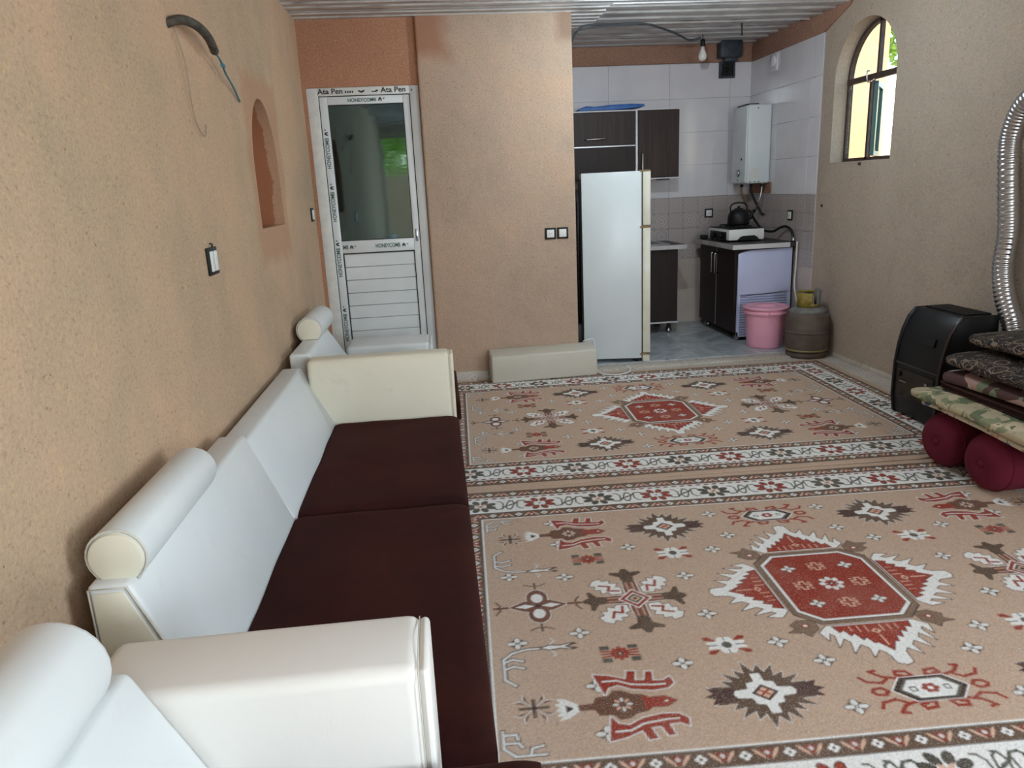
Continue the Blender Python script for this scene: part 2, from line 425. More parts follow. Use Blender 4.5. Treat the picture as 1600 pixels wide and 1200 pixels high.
# ------------------------------------------------------------------ setting
def slab(name, outer, holes, axis, d0, d1, mat):
    """flat wall with real openings; outline coords in the wall plane, extruded d0..d1 along axis"""
    mb = MB()
    def P(p, t): return {'y': (p[0], t, p[1]), 'x': (t, p[0], p[1]), 'z': (p[0], p[1], t)}[axis]
    loops = [outer] + list(holes); tri = tessellate_polygon([[Vector((p[0], p[1], 0)) for p in l] for l in loops])
    flat = [p for l in loops for p in l]; n = len(flat)
    mb.v = [P(p, d0) for p in flat] + [P(p, d1) for p in flat]
    for t in tri:
        mb.f.append(tuple(t)); mb.sm.append(False); mb.f.append(tuple(i+n for i in t)[::-1]); mb.sm.append(False)
    o = 0
    for l in loops:
        k = len(l)
        for i in range(k):
            j = (i+1) % k; mb.f.append((o+i, o+j, o+n+j, o+n+i)); mb.sm.append(False)
        o += k
    return mb.build(name, mat)
def rect(a0, a1, b0, b1): return [(a0, b0), (a1, b0), (a1, b1), (a0, b1)]
def arch(y0, y1, z0, zs, zt, n=22):
    """upright opening with an arched head, in (y,z)"""
    c = (y0+y1)/2; a = (y1-y0)/2
    return [(y0, z0), (y1, z0)] + [(c + a*math.cos(PI*k/n), zs + (zt-zs)*math.sin(PI*k/n)) for k in range(n+1)]

struct(B(XL-.4, XR+.4, YN-.3, YB+.12, -.12, 0).build('floor', M_floor), 'speckled concrete floor showing round the edges of the rugs')
# left wall with the arched niche (blind recess)
NIY0, NIY1, NIZ0, NIZS, NIZT = 3.93, 4.52, 1.31, 1.60, 1.965
niche = arch(NIY0, NIY1, NIZ0, NIZS, NIZT)
wl_ = slab('wall_left', rect(YN-.3, YB+.3, -.05, 2.95), [niche], 'x', XL, XL-.22, M_adobe_l)
struct(wl_, 'tan mud plastered wall behind the sofas with an arched niche')
struct(B(XL-.34, XL-.215, NIY0-.15, NIY1+.15, NIZ0-.15, NIZT+.15).build('trim_1', M_redclay), 'red clay back of the wall niche')
# right wall
WY0, WY1, WZ0, WZS, WZT = 5.05, 5.85, 1.535, 2.13, 2.525
warch = arch(WY0, WY1, WZ0, WZS, WZT)
wr_ = slab('wall_right', rect(YN-.3, YK+.3, -.05, 2.95), [warch, rect(-1.4, .6, .9, 2.2)], 'x', XR, XR+.15, M_adobe_r)
struct(wr_, 'grey brown mud plastered wall with the arched window')
# back wall beside the kitchen opening, door bay set back beside it
wb_ = B(-.045, XJ, YB, YB+.22, -.05, 2.9).build('wall_back', M_adobe_b, bevel=.018, seg=3); struct(wb_, 'mud plastered end wall between door and kitchen')
struct(slab('wall_back_door', rect(XL-.1, -.03, -.05, 2.9), [rect(-.845, -.048, 0, 2.205)], 'y', YB+.045, YB+.2, M_redclay), 'red clay panel over the white door')
struct(B(-1.1, .1, YB+.9, YB+.95, -.05, 2.9).build('wall_passage', M_blackmatt))
# near wall behind the camera, with a doorway and a window
struct(slab('wall_near', rect(XL-.2, XR+.3, -.05, 2.95), [rect(-.84, -.26, .0, 2.42), rect(.8, 2.4, .9, 2.2)], 'y', YN, YN-.25, M_adobe_r), 'mud wall behind the viewer')
# kitchen shell
kb = struct(B(XJ-.2, XR+.3, YK, YK+.2, -.05, 2.95).build('wall_kitchen_back', M_grout), 'tiled rear wall of the kitchen')
kr = struct(B(XR-.004, XR+.001, 6.03, YK, .0, 2.53).build('wall_kitchen_right', M_grout), 'tiled side wall of the kitchen')
struct(B(XJ-.22, XJ, YB+.2, YK, -.05, 2.95).build('wall_kitchen_left', M_adobe_b))
def tile_mesh(w, h, mat, name='tile'):
    mb = MB().box(-w/2, w/2, -.006, 0, -h/2, h/2)
    me_o = mb.build(name, mat, bevel=.0015, seg=1); me = me_o.data
    bpy.data.objects.remove(me_o); return me
ZR = [(.02, .37, 1), (.37, .68, 1), (.68, .985, 2), (.985, 1.29, 2), (1.29, 1.60, 0), (1.60, 1.91, 0), (1.91, 2.22, 0), (2.22, 2.535, 0)]
tm = [M_tile, M_tile_beige, M_tile_pat]; tcache = {}
def lay(parent, spans, wall):
    for a0, a1 in spans:
        for z0, z1, k in ZR:
            if wall == 'r' and k == 0 and z0 < 1.3 and a0 > 6.8: pass
            key = (round(a1-a0, 3), round(z1-z0, 3), k)
            if key not in tcache: tcache[key] = tile_mesh(a1-a0-.0014, z1-z0-.0014, tm[k])
            o = bpy.data.objects.new('tile', tcache[key]); COL.objects.link(o); o.parent = parent
            if wall == 'b': o.location = ((a0+a1)/2, YK-.0005, (z0+z1)/2)
            else: o.location = (XR-.0045, (a0+a1)/2, (z0+z1)/2); o.rotation_euler = (0, 0, -PI/2)
lay(kb, [(1.15, 1.75), (1.75, 2.355), (2.355, 2.96), (2.96, 3.172)], 'b')
lay(kr, [(6.03, 6.205), (6.205, 6.81), (6.81, 7.412)], 'r')
# patch of bare mud where tiles stop behind the water heater pipes
tag(B(XR-.020, XR-.0112, 6.86, 7.34, 1.30, 1.40).build('trim_2', M_redbeam), kind='structure', label='bare mud patch under the water heater')
# clay band over the tiles
struct(B(XJ, XR, YK-.03, YK+.01, 2.54, 2.80).build('trim_3', M_redbeam, bevel=.008), 'red brown clay band over the rear kitchen tiles')
struct(MB().prism([(6.035, 2.535), (YK-.03, 2.535), (YK-.03, 2.80), (5.50, 2.80), (5.68, 2.655)], 'x', XR-.022, XR+.01).build('trim_4', M_redbeam, bevel=.008, seg=3), 'brown clay band over the side kitchen tiles')
# kitchen floor of marble tiles, raised a little
kf = struct(B(XJ, XR, 5.80, YK, -.1, .012).build('floor_kitchen', M_grout), 'raised kitchen floor of grey marble tiles')
for i in range(4):
    for j in range(3):
        x0, y0 = XJ+.0+i*.53, 5.80+j*.545
        B(x0+.001, min(x0+.529, XR-.001), y0+.001, y0+.543, .012, .020).build('floor_tile', M_marble, kf, bevel=.001, seg=1)
struct(B(XJ+.003, XR-.001, 5.655, 5.80, -.02, .011).build('trim_5', M_floor, bevel=.004), 'speckled threshold strip in front of the kitchen')
struct(B(-.03, XJ, YB-.012, YB+.01, -.01, .07).build('baseboard_back', M_floor, bevel=.006), 'pale plinth at the foot of the end wall')
struct(B(XR-.012, XR+.01, 3.0, 5.80, -.01, .035).build('baseboard_right', M_floor, bevel=.006))
# ceiling: slab plus corrugated sheets
ce = struct(B(XL-.4, XR+.4, YN-.4, YK+.3, 2.80, 2.92).build('ceiling', M_blackmatt), 'corrugated metal sheet ceiling')
def corr_sheet(y0, w, z, x0, x1, p=.11):
    pts = []; y = 0; g = p/.11
    while y < w-1e-6:
        for dy, dz in ((0, 0), (.052, 0), (.064, .022), (.072, .024), (.098, .024), (.110-.001, .002)):
            if y+dy*g <= w: pts.append((y0+y+dy*g, z+dz))
        y += p
    nn = len(pts); up_ = [(a, b+.0025) for a, b in pts][::-1]
    mb = MB(); n2 = len(pts)
    mb.v = [(x0, a, b) for a, b in pts]+[(x1, a, b) for a, b in pts]
    for i in range(n2-1): mb.f.append((i, i+1, n2+i+1, n2+i)); mb.sm.append(False)
    return mb
y = YN
k = 0
while y < YB+.02:
    corr_sheet(y, .88, ZC+(.004 if k % 2 else 0), XL-.1, XJ+.25 if y > 4.6 else XR+.02).build('sheet', M_corr, ce)
    if y > 4.6: corr_sheet(y+.03, .88, ZC+.028, XJ+.05, XR+.02, .20).build('sheet', M_corr, ce)
    y += .86; k += 1
while y < YK:
    corr_sheet(y-.06, min(.92, YK-y+.06), ZCK-.02+(.004 if k % 2 else 0), XJ-.02, XR+.02, .20).build('sheet', M_corr, ce)
    y += .86; k += 1
struct(B(XL-.05, .1, YB+.02, YB+.25, 2.655, 2.9).build('trim_6', M_redclay))

# arched window in the right wall: iron frame, cross bars, fixed head pane, open green sash
w1 = thing('window_1', 'arched iron window with a green casement standing open', None, (XR+.105, (WY0+WY1)/2, WZ0), kind='structure')
XW = XR+.105
def arch_ring(y0, y1, z0, zs, zt, t):
    o = arch(y0, y1, z0, zs, zt); i = arch(y0+t, y1-t, z0+t, zs, zt-t); return o, i
oo, ii = arch_ring(WY0-.005, WY1+.005, WZ0-.005, WZS, WZT+.005, .032)
mb = MB(); n = len(oo)
mb.v = [(XW, *p) for p in oo]+[(XW, *p) for p in ii]+[(XW+.035, *p) for p in oo]+[(XW+.035, *p) for p in ii]
for k in range(n):
    j = (k+1) % n
    for q in ((k, j, n+j, n+k), (2*n+k, 3*n+k, 3*n+j, 2*n+j), (n+k, n+j, 3*n+j, 3*n+k), (k, 2*n+k, 2*n+j, j)): mb.f.append(q); mb.sm.append(False)
mb.build('window_frame', M_iron, w1)
B(XW-.003, XW+.033, WY0, WY1, WZS-.02, WZS+.02).build('transom', M_iron, w1)
B(XW, XW+.03, 5.44, 5.462, WZS, WZT-.01).build('glazing_bar', M_iron, w1)
B(XW, XW+.03, 5.515, 5.54, WZ0+.01, WZS).build('mullion', M_iron, w1)
gp = [p for p in arch(WY0+.02, WY1-.02, WZS-.001, WZS, WZT-.02)]
MB().prism(gp[1:], 'x', XW+.014, XW+.018).build('pane', M_glass, w1)
B(XW+.014, XW+.018, 5.54, WY1-.03, WZ0+.03, WZS-.02).build('pane', M_glass, w1)
# open casement swung outward about the mullion
sash = thing('casement', None, None, (XW+.02, 5.51, WZ0+.035)); sash.parent = w1
sash.location = Vector((XW+.02, 5.51, WZ0+.035)) - Vector(w1.location); sash.rotation_euler = (0, 0, R(53))
hh = WZS-.02-WZ0-.045
WM[sash.name] = Matrix()
def cs(*a): return B(*a).build('sash_bar', M_green_sash, sash, local=True)
cs(0, .035, -.028, 0, 0, hh); cs(.33, .365, -.028, 0, 0, hh); cs(.035, .33, -.028, 0, 0, .035); cs(.035, .33, -.028, 0, hh-.035, hh)
B(.035, .33, -.016, -.012, .035, hh-.035).build('pane', M_glass, sash, local=True)
MB().tube(smoothpath([(XW-.005, 5.47, WZS-.02), (XW-.045, 5.49, WZS-.04), (XW-.05, 5.5, WZS+.03), (XW-.03, 5.505, WZS+.04)]), .006, 6).build('latch', M_chrome, w1)
B(XR-.012, XR+.02, 5.40, 5.425, WZ0-.03, WZ0-.012).build('latch', M_iron, w1)
# frames of the windows behind the viewer
w2 = thing('window_2', 'wide window in the side wall behind the viewer', None, (XR+.1, -.4, .9), kind='structure')
for a in ((-1.4, -1.36, .9, 2.2), (.56, .6, .9, 2.2), (-.42, -.38, .94, 2.16), (-1.36, .56, .9, .94), (-1.36, .56, 2.16, 2.2)):
    B(XR+.06, XR+.10, *a).build('frame_bar', M_pvc, w2)
w3 = thing('window_3', 'wide window in the wall behind the viewer', None, (1.6, YN-.1, .9), kind='structure')
for a in ((.8, .84, .9, 2.2), (2.36, 2.4, .9, 2.2), (1.58, 1.62, .94, 2.16)): B(a[0], a[1], YN-.1, YN-.06, a[2], a[3]).build('frame_bar', M_pvc, w3)
for a in ((.84, 2.36, .9, .94), (.84, 2.36, 2.16, 2.2)): B(a[0], a[1], YN-.1, YN-.06, a[2], a[3]).build('frame_bar', M_pvc, w3)

# white door with film lettering
dr = thing('door_1', 'white plastic door with dark glass above and slatted panel below', None, (-.44, YB+.06, 0), kind='structure')
DY = YB+.055      # frame face
fr = B(-.845, -.765, DY, DY+.06, .0, 2.205).build('door_frame', M_film, dr, bevel=.004)
B(-.125+.012, -.048, DY, DY+.06, 0, 2.205).build('door_frame', M_pvc, dr, bevel=.004)
B(-.765, -.113, DY, DY+.06, 2.150, 2.205).build('door_frame', M_film, dr, bevel=.003)
SY = DY+.012
for nm, a in (('stile', (-.760, -.705, 0.02, 2.145)), ('stile', (-.165, -.119, .02, 2.145)), ('rail', (-.705, -.165, 2.09, 2.145)), ('rail', (-.705, -.165, 1.035, 1.125)), ('rail', (-.705, -.165, .02, .14))):
    B(a[0], a[1], SY, SY+.045, a[2], a[3]).build(nm, M_pvc, dr, bevel=.004)
for a in ((-.7645, -.7605, .02, 2.15), (-.1185, -.1135, .02, 2.15), (-.76, -.119, 2.146, 2.1495)):
    B(a[0], a[1], SY+.001, SY+.05, a[2], a[3]).build('gasket', M_gasket, dr)
B(-.71, -.16, SY+.018, SY+.026, 1.12, 2.095).build('pane', M_glass_dark, dr)
for a in ((-.705, -.700, 1.125, 2.09), (-.170, -.165, 1.125, 2.09), (-.70, -.17, 1.125, 1.13), (-.70, -.17, 2.085, 2.09), (-.706, -.698, .14, 1.035), (-.171, -.164, .14, 1.035), (-.70, -.17, 1.028, 1.034)):
    B(a[0], a[1], SY+.010, SY+.02, a[2], a[3]).build('gasket', M_gasket, dr)
zz = .14
while zz < 1.02:
    B(-.697, -.172, SY+.014, SY+.03, zz+.001, min(zz+.0965, 1.028)).build('slat', M_pvc, dr, bevel=.003, seg=1); zz += .0985
lk = B(-.150, -.130, SY-.006, SY, 1.10, 1.19).build('lock_plate', M_steel, dr, bevel=.003)
MB().lathe([(.006, -.004), (.006, .0)], (-.140, SY-.006, 1.13), 10, 'y').build('keyhole', M_black, lk)
def text(name, body, size, loc, up_axis, mat, parent, bold=False, sx=1):
    cu = bpy.data.curves.new(name, 'FONT'); cu.body = body; cu.size = size; cu.extrude = .0004
    if bold: cu.offset = size*.022
    t = bpy.data.objects.new(name, cu); COL.objects.link(t)
    bpy.context.view_layer.update()
    me = bpy.data.meshes.new_from_object(t.evaluated_get(bpy.context.evaluated_depsgraph_get()))
    bpy.data.objects.remove(t)
    # text plane -> wall plane y=const facing -y; 'h' reads along +x, 'v' reads bottom to top
    if up_axis == 'h': Mr = Matrix(((sx, 0, 0), (0, 0, 1), (0, 1, 0)))
    else: Mr = Matrix(((0, -1, 0), (0, 0, 1), (sx, 0, 0)))
    me.transform(Matrix.Translation(loc) @ Mr.to_4x4()); me.transform(WM[parent.name].inverted())
    me.materials.clear(); me.materials.append(mat)
    o = bpy.data.objects.new(name, me); COL.objects.link(o); o.parent = parent; WM[o.name] = WM[parent.name]
    return o
tf = DY-.0012; ts = SY-.0012
text('lettering', 'Ata Pen', .050, (-.765, tf, 2.163), 'h', M_ink, dr, True, 1.12)
text('lettering', 'Ata Pen', .050, (-.318, tf, 2.163), 'h', M_ink, dr, True, 1.12)
for x0, x1 in ((-.572, -.562), (-.556, -.546), (-.540, -.530), (-.524, -.514), (-.102, -.094)):
    B(x0, x1, tf, tf+.0008, 2.166, 2.180).build('film_logo', M_ink, dr)
MB().prism([(-.475, 2.172), (-.455, 2.163), (-.435, 2.172), (-.43, 2.183), (-.445, 2.181), (-.455, 2.176), (-.465, 2.181), (-.48, 2.183)], 'y', tf, tf+.0008).build('film_logo', M_ink, dr)
MB().prism([(-.385, 2.168), (-.35, 2.166), (-.335, 2.176), (-.345, 2.184), (-.36, 2.174), (-.38, 2.176)], 'y', tf, tf+.0008).build('film_logo', M_ink, dr)
def honey(x, z, mode, s=.036, sx=1.0, n=9):
    text('lettering', 'HONEYCOMB'[9-n:], s, (x, ts, z), mode, M_ink_green, dr, True, sx)
    L = s*.72*n*sx
    if mode == 'h':
        q = [(x+L+.010, z), (x+L+.018, z), (x+L+.018, z+.010), (x+L+.026, z+.010), (x+L+.026, z), (x+L+.034, z), (x+L+.034, z+.016), (x+L+.022, z+.028), (x+L+.010, z+.016)]
        d = [(x+L+.044, z+.012), (x+L+.056, z+.018), (x+L+.052, z+.024), (x+L+.042, z+.018)]
    else:
        q = [(x, z+L+.010), (x, z+L+.018), (x-.010, z+L+.018), (x-.010, z+L+.026), (x, z+L+.026), (x, z+L+.034), (x-.016, z+L+.034), (x-.028, z+L+.022), (x-.016, z+L+.010)]
        d = [(x-.012, z+L+.044), (x-.018, z+L+.056), (x-.024, z+L+.052), (x-.018, z+L+.042)]
    MB().prism(q, 'y', ts, ts+.0008).build('film_logo', M_ink, dr); MB().prism(d, 'y', ts, ts+.0008).build('film_logo', M_ink, dr)
honey(-.560, 2.106, 'h', .034, .95)
honey(-.455, 1.066, 'h', .042, .70)
honey(-.698, 1.066, 'h', .042, .70, 2)
for z in (.36, .86, 1.27, 1.65): honey(-.722, z, 'v', .040, .86)

# ------------------------------------------------------------------ rugs
TAN, BRN, REDC, CRM, DRK, GRN, PNK = [np.array(lin(c)) for c in ((188, 161, 140), (104, 84, 70), (148, 60, 46), (228, 226, 222), (66, 48, 44), (92, 90, 80), (212, 172, 150))]
RL, RW, SS = 1.61, 1.092, .0015
class Pat:
    def __init__(s):
        s.nx, s.ny = int(2*RL/SS), int(2*RW/SS)
        s.nx -= s.nx % 3; s.ny -= s.ny % 3
        s.a = np.empty((s.ny, s.nx, 3), np.float32); s.a[:] = TAN; s.T = (0, 0, 1, 1, 0)
    def tr(s, cx, cy, sx=1, sy=1, rot=0): s.T = (cx, cy, sx, sy, rot); return s
    def poly(s, pts, col):
        cx, cy, sx, sy, rot = s.T; c, d = math.cos(rot), math.sin(rot)
        q = [(cx+sx*(x*c-y*d), cy+sy*(x*d+y*c)) for x, y in pts]
        X = np.array([(p[0]+RL)/SS for p in q]); Y = np.array([(p[1]+RW)/SS for p in q])
        x0, x1 = max(int(X.min()), 0), min(int(X.max())+2, s.nx); y0, y1 = max(int(Y.min()), 0), min(int(Y.max())+2, s.ny)
        if x1 <= x0 or y1 <= y0: return s
        gx = np.arange(x0, x1)+.5; gy = (np.arange(y0, y1)+.5)[:, None]; ins = np.zeros((y1-y0, x1-x0), bool)
        n = len(q); j = n-1
        for i in range(n):
            if Y[i] != Y[j]:
                cond = (Y[i] > gy) != (Y[j] > gy)
                ins ^= cond & (gx < (X[j]-X[i])*(gy-Y[i])/(Y[j]-Y[i])+X[i])
            j = i
        s.a[y0:y1, x0:x1][ins] = col; return s
    def ell(s, x, y, a, b, col, n=14, rot=0):
        return s.poly([(x+a*math.cos(2*PI*k/n)*math.cos(rot)-b*math.sin(2*PI*k/n)*math.sin(rot), y+a*math.cos(2*PI*k/n)*math.sin(rot)+b*math.sin(2*PI*k/n)*math.cos(rot)) for k in range(n)], col)
    def stroke(s, pts, w, col, closed=False):
        P = list(pts)+([pts[0]] if closed else [])
        for (x0, y0), (x1, y1) in zip(P, P[1:]):
            L = math.hypot(x1-x0, y1-y0) or 1; ux, uy = (x1-x0)/L, (y1-y0)/L; h = w/2
            s.poly([(x0-ux*h-uy*h, y0-uy*h+ux*h), (x1+ux*h-uy*h, y1+uy*h+ux*h), (x1+ux*h+uy*h, y1+uy*h-ux*h), (x0-ux*h+uy*h, y0-uy*h-ux*h)], col)
        return s
    def rect(s, x0, x1, y0, y1, col): return s.poly([(x0, y0), (x1, y0), (x1, y1), (x0, y1)], col)
P = Pat()
mir = lambda l: l + [(-x, y) for x, y in l[::-1]]
FX, FY = 1.25, .735
def frame(d, col):
    P.tr(0, 0).rect(-FX-d, FX+d, -FY-d, FY+d, col)
P.a[:] = TAN
frame(.312, DRK); frame(.308, BRN); frame(.246, DRK); frame(.243, CRM); frame(.236, BRN*.9); frame(.222, CRM); frame(.072, DRK); frame(.069, BRN); frame(.010, DRK); frame(.007, CRM); frame(0, TAN)
def side_items(d, step, fn, phase=0):
    """run fn along the four sides at offset d from the field edge; local +y points outward"""
    for ax in (0, 1):
        half = (FX if ax == 0 else FY)+d; n = max(2, round(2*half/step)); st = 2*half/n
        for k in range(n):
            t = -half+(k+.5)*st
            for sg in (1, -1):
                if ax == 0: fn(t, sg*(FY+d), 0 if sg > 0 else PI, k)
                else: fn(sg*(FX+d), t, -PI/2 if sg > 0 else PI/2, k)
def guard_motif(x, y, rot, k):
    P.tr(x, y, 1, 1, rot)
    if k % 2:
        for a in range(4): P.ell(.009*math.cos(a*PI/2), .009*math.sin(a*PI/2), .0075, .0075, CRM, 8)
        P.ell(0, 0, .005, .005, BRN, 8)
    else:
        for s in (1, -1):
            P.poly([(s*.006, .020), (s*.030, -.006), (s*.036, -.022), (s*.024, -.016), (s*.010, .004)], PNK)
        P.poly([(-.016, -.018), (0, .018), (.016, -.018)], REDC); P.ell(0, -.006, .007, .008, CRM*.8, 8)
side_items(.040, .058, guard_motif)
side_items(.277, .058, guard_motif)
def dash(x, y, rot, k): P.tr(x, y, 1, 1, rot).rect(-.009, .009, -.005, .005, CRM if k % 2 else REDC*.8)
side_items(.229, .02, dash)
def big_flower(x, y, rot, k):
    P.tr(x, y, 1, 1, rot); c = REDC if k % 2 else GRN*.8; Z = 1.28
    # vine to the neighbours
    for s in (1, -1):
        pts = [(s*.058, -.02), (s*.075, -.042), (s*.098, -.04), (s*.118, -.012), (s*.1435, .0)]
        P.stroke([(a, b*s) for a, b in pts], .009, GRN*.9)
        P.stroke([(s*.118, -.012*s), (s*.128, -.045*s), (s*.142, -.048*s)], .008, GRN*.9)
        P.stroke([(s*.104, -.034*s), (s*.108, .02*s), (s*.095, .042*s), (s*.08, .045*s)], .007, GRN*.9)
        P.stroke([(s*.12, -.01*s), (s*.132, .035*s), (s*.1435, .042*s)], .007, GRN*.9)
    for a in range(8):
        t = a*PI/4+PI/8; P.ell(.036*Z*math.cos(t)*1.15, .036*Z*math.sin(t)*.92, .020*Z, .013*Z, DRK, 10, t)
    for a in range(8):
        t = a*PI/4+PI/8; P.ell(.036*Z*math.cos(t)*1.15, .036*Z*math.sin(t)*.92, .0165*Z, .0105*Z, c, 10, t)
    for a in range(4):
        t = a*PI/2+PI/4; P.ell(.016*math.cos(t), .016*math.sin(t), .015, .007, PNK if k % 2 == 0 else CRM, 8, t)
    P.ell(0, 0, .006, .006, DRK, 8)
side_items(.147, .287, big_flower)
# corners of white band: small flower
for sx in (1, -1):
    for sy in (1, -1):
        P.tr(sx*(FX+.147), sy*(FY+.147))
        for a in range(8):
            t = a*PI/4; P.ell(.03*math.cos(t), .03*math.sin(t), .016, .009, GRN*.9, 8, t)
        P.ell(0, 0, .01, .01, CRM, 8)
def small(x, y, s=1):
    P.tr(x, y, s, s)
    for a in range(4):
        t = a*PI/2+PI/4; P.ell(.013*math.cos(t), .011*math.sin(t), .014, .009, BRN, 8, t)
    for c0, w, g in ((BRN, .031, .015), (CRM*.92, .026, .0105)):
        P.ell(.020, 0, w*.55, g*.85, c0); P.ell(-.020, 0, w*.55, g*.85, c0); P.ell(0, .016, g*.85, w*.55, c0); P.ell(0, -.016, g*.85, w*.55, c0)
    P.ell(0, 0, .007, .006, DRK, 8); P.ell(0, 0, .003, .003, CRM, 6)
for x, y in ((.95, .655), (.945, .455), (1.165, .215), (.955, .185), (.665, .385), (.245, .635), (.235, .425), (.335, .315), (.505, .130), (.12, .60)):
    if x == .12: continue
    for sx in (1, -1):
        for sy in (1, -1): small(sx*x, sy*y)
def leafburst(cx, cy):
    P.tr(cx, cy); n = 44
    def jag(k, f):
        t = 2*PI*k/n; e = (1.0, .66, .88, .64)[k % 4]
        tip = 1+.16*abs(math.cos(2*t))**3
        return (.150*f*e*tip*math.cos(t), .128*f*e*tip*math.sin(t))
    P.poly([jag(k, 1.05) for k in range(n)], CRM*.85); P.poly([jag(k, 1.0) for k in range(n)], BRN*.95)
    for s in (1, -1): P.poly([(s*.06, .02), (s*.165, .035), (s*.15, .012), (s*.178, 0), (s*.15, -.012), (s*.165, -.035), (s*.06, -.02)], DRK*1.5)
    cr = [(.014, .086), (.016, .05), (.04, .045), (.045, .02), (.085, .016), (.092, 0)]
    q = cr+[(x, -y) for x, y in cr[::-1][1:]]; q = q+[(-x, y) for x, y in q[::-1]]
    P.poly(q, CRM); P.poly([(.04, 0), (0, .036), (-.04, 0), (0, -.036)], DRK); P.poly([(.028, 0), (0, .025), (-.028, 0), (0, -.025)], PNK)
    P.stroke([(-.012, -.01), (.012, .01)], .006, REDC); P.stroke([(-.012, .01), (.012, -.01)], .006, REDC)
def lozenge(cx, cy, sy):
    P.tr(cx, cy, 1, sy)
    for sx in (1, -1):
        P.tr(cx, cy, sx, sy)
        for yy in (1, -1):
            P.stroke([(.02, yy*.056), (.03, yy*.078), (.06, yy*.082), (.066, yy*.066), (.05, yy*.062)], .011, REDC)
            P.stroke([(.03, yy*.057), (.075, yy*.052), (.11, yy*.062), (.135, yy*.088), (.118, yy*.092)], .011, REDC)
            P.stroke([(.10, yy*.052), (.125, yy*.036), (.165, yy*.045), (.178, yy*.066)], .010, REDC)
        P.poly([(.118, 0), (.135, .020), (.165, .018), (.178, 0), (.165, -.018), (.135, -.020)], REDC); P.poly([(.133, 0), (.142, .009), (.158, .008), (.165, 0), (.158, -.008), (.142, -.009)], TAN)
    P.tr(cx, cy, 1, sy)
    for f, c in ((1.12, CRM), (1.06, DRK), (.90, GRN), (.80, CRM)):
        P.poly([(.105*f, 0), (.062*f, .048*f), (-.062*f, .048*f), (-.105*f, 0), (-.062*f, -.048*f), (.062*f, -.048*f)], c)
    for a in range(6): P.ell(.017*math.cos(a*PI/3), .014*math.sin(a*PI/3), .010, .008, REDC, 8)
    P.ell(0, 0, .006, .006, CRM, 6)
    for s in (1, -1): P.rect(s*.05-.010, s*.05+.010, -.010, .010, GRN); P.rect(s*.05-.006, s*.05+.006, -.006, .006, CRM)
def bird(cx, cy, sx, sy):
    P.tr(cx, cy, sx, sy)
    for yy in (1, -1):
        w = [(-.055, yy*.045), (-.075, yy*.140), (-.03, yy*.130), (.02, yy*.108), (.03, yy*.145), (.055, yy*.142), (.045, yy*.10), (.075, yy*.098), (.085, yy*.135), (.105, yy*.135), (.098, yy*.092), (.13, yy*.09), (.152, yy*.105), (.158, yy*.075), (.135, yy*.055), (.09, yy*.05), (.03, yy*.062), (-.01, yy*.085), (-.04, yy*.075)]
        P.stroke(w, .009, CRM*.9, True); P.poly(w, REDC)
        P.stroke([(-.05, yy*.105), (-.01, yy*.105), (.03, yy*.083), (.10, yy*.073), (.13, yy*.073)], .007, CRM*.9)
    body = [(-.14, .012), (-.095, .014), (-.085, .038), (-.045, .042), (-.03, .062), (.0, .058), (.02, .042), (.055, .035), (.07, .022), (.115, .024), (.15, .0)]
    body = body+[(x, -y) for x, y in body[::-1][1:]]
    P.poly(body, BRN*np.array([1.15, .85, .8])); hd = [(.05, .03), (.07, .02), (.115, .022), (.145, 0)]; P.poly(hd+[(x, -y) for x, y in hd[::-1]], REDC)
    for a in range(8): P.ell(-.012+.020*math.cos(a*PI/4), .020*math.sin(a*PI/4), .010, .005, PNK if a % 2 else CRM*.9, 8, a*PI/4)
    P.ell(.115, 0, .006, .004, CRM, 6)
    P.poly([(-.14, .016), (-.175, .042), (-.200, .046), (-.186, .03), (-.206, .026), (-.190, .013), (-.206, .004), (-.192, -.007), (-.206, -.022), (-.188, -.028), (-.202, -.046), (-.175, -.042), (-.14, -.016)], CRM)
    P.poly([(-.175, .016), (-.152, 0), (-.175, -.016)], DRK)
def redflower(cx, cy):
    P.tr(cx, cy)
    for sx in (1, -1):
        for sy in (1, -1): P.rect(sx*.030, sx*.062, sy*.022, sy*.042, GRN*.9)
    for s in (1, -1):
        for yy in (-.012, 0, .012): P.stroke([(s*.018, yy*.8), (s*.058, yy*1.3)], .008, REDC)
    for a in range(8): P.ell(.019*math.cos(a*PI/4), .024*math.sin(a*PI/4), .013, .008, REDC, 8, a*PI/4)
    P.ell(0, 0, .010, .012, DRK, 8); P.ell(0, 0, .005, .005, PNK, 6)
def whiteflower(cx, cy):
    P.tr(cx, cy)
    for sx in (1, -1):
        for sy in (1, -1): P.poly([(sx*.025, sy*.02), (sx*.05, sy*.046), (sx*.07, sy*.044), (sx*.066, sy*.028)], REDC*.95)
    P.poly([(-.064, -.018), (-.03, -.02), (-.02, -.042), (.02, -.042), (.03, -.02), (.064, -.018), (.056, 0), (.064, .018), (.03, .02), (.02, .042), (-.02, .042), (-.03, .02), (-.064, .018), (-.056, 0)], CRM)
    for s in (1, -1): P.stroke([(s*.03, 0), (s*.06, 0)], .004, DRK); P.stroke([(0, s*.024), (0, s*.04)], .004, DRK)
    P.ell(0, 0, .017, .018, GRN, 8)
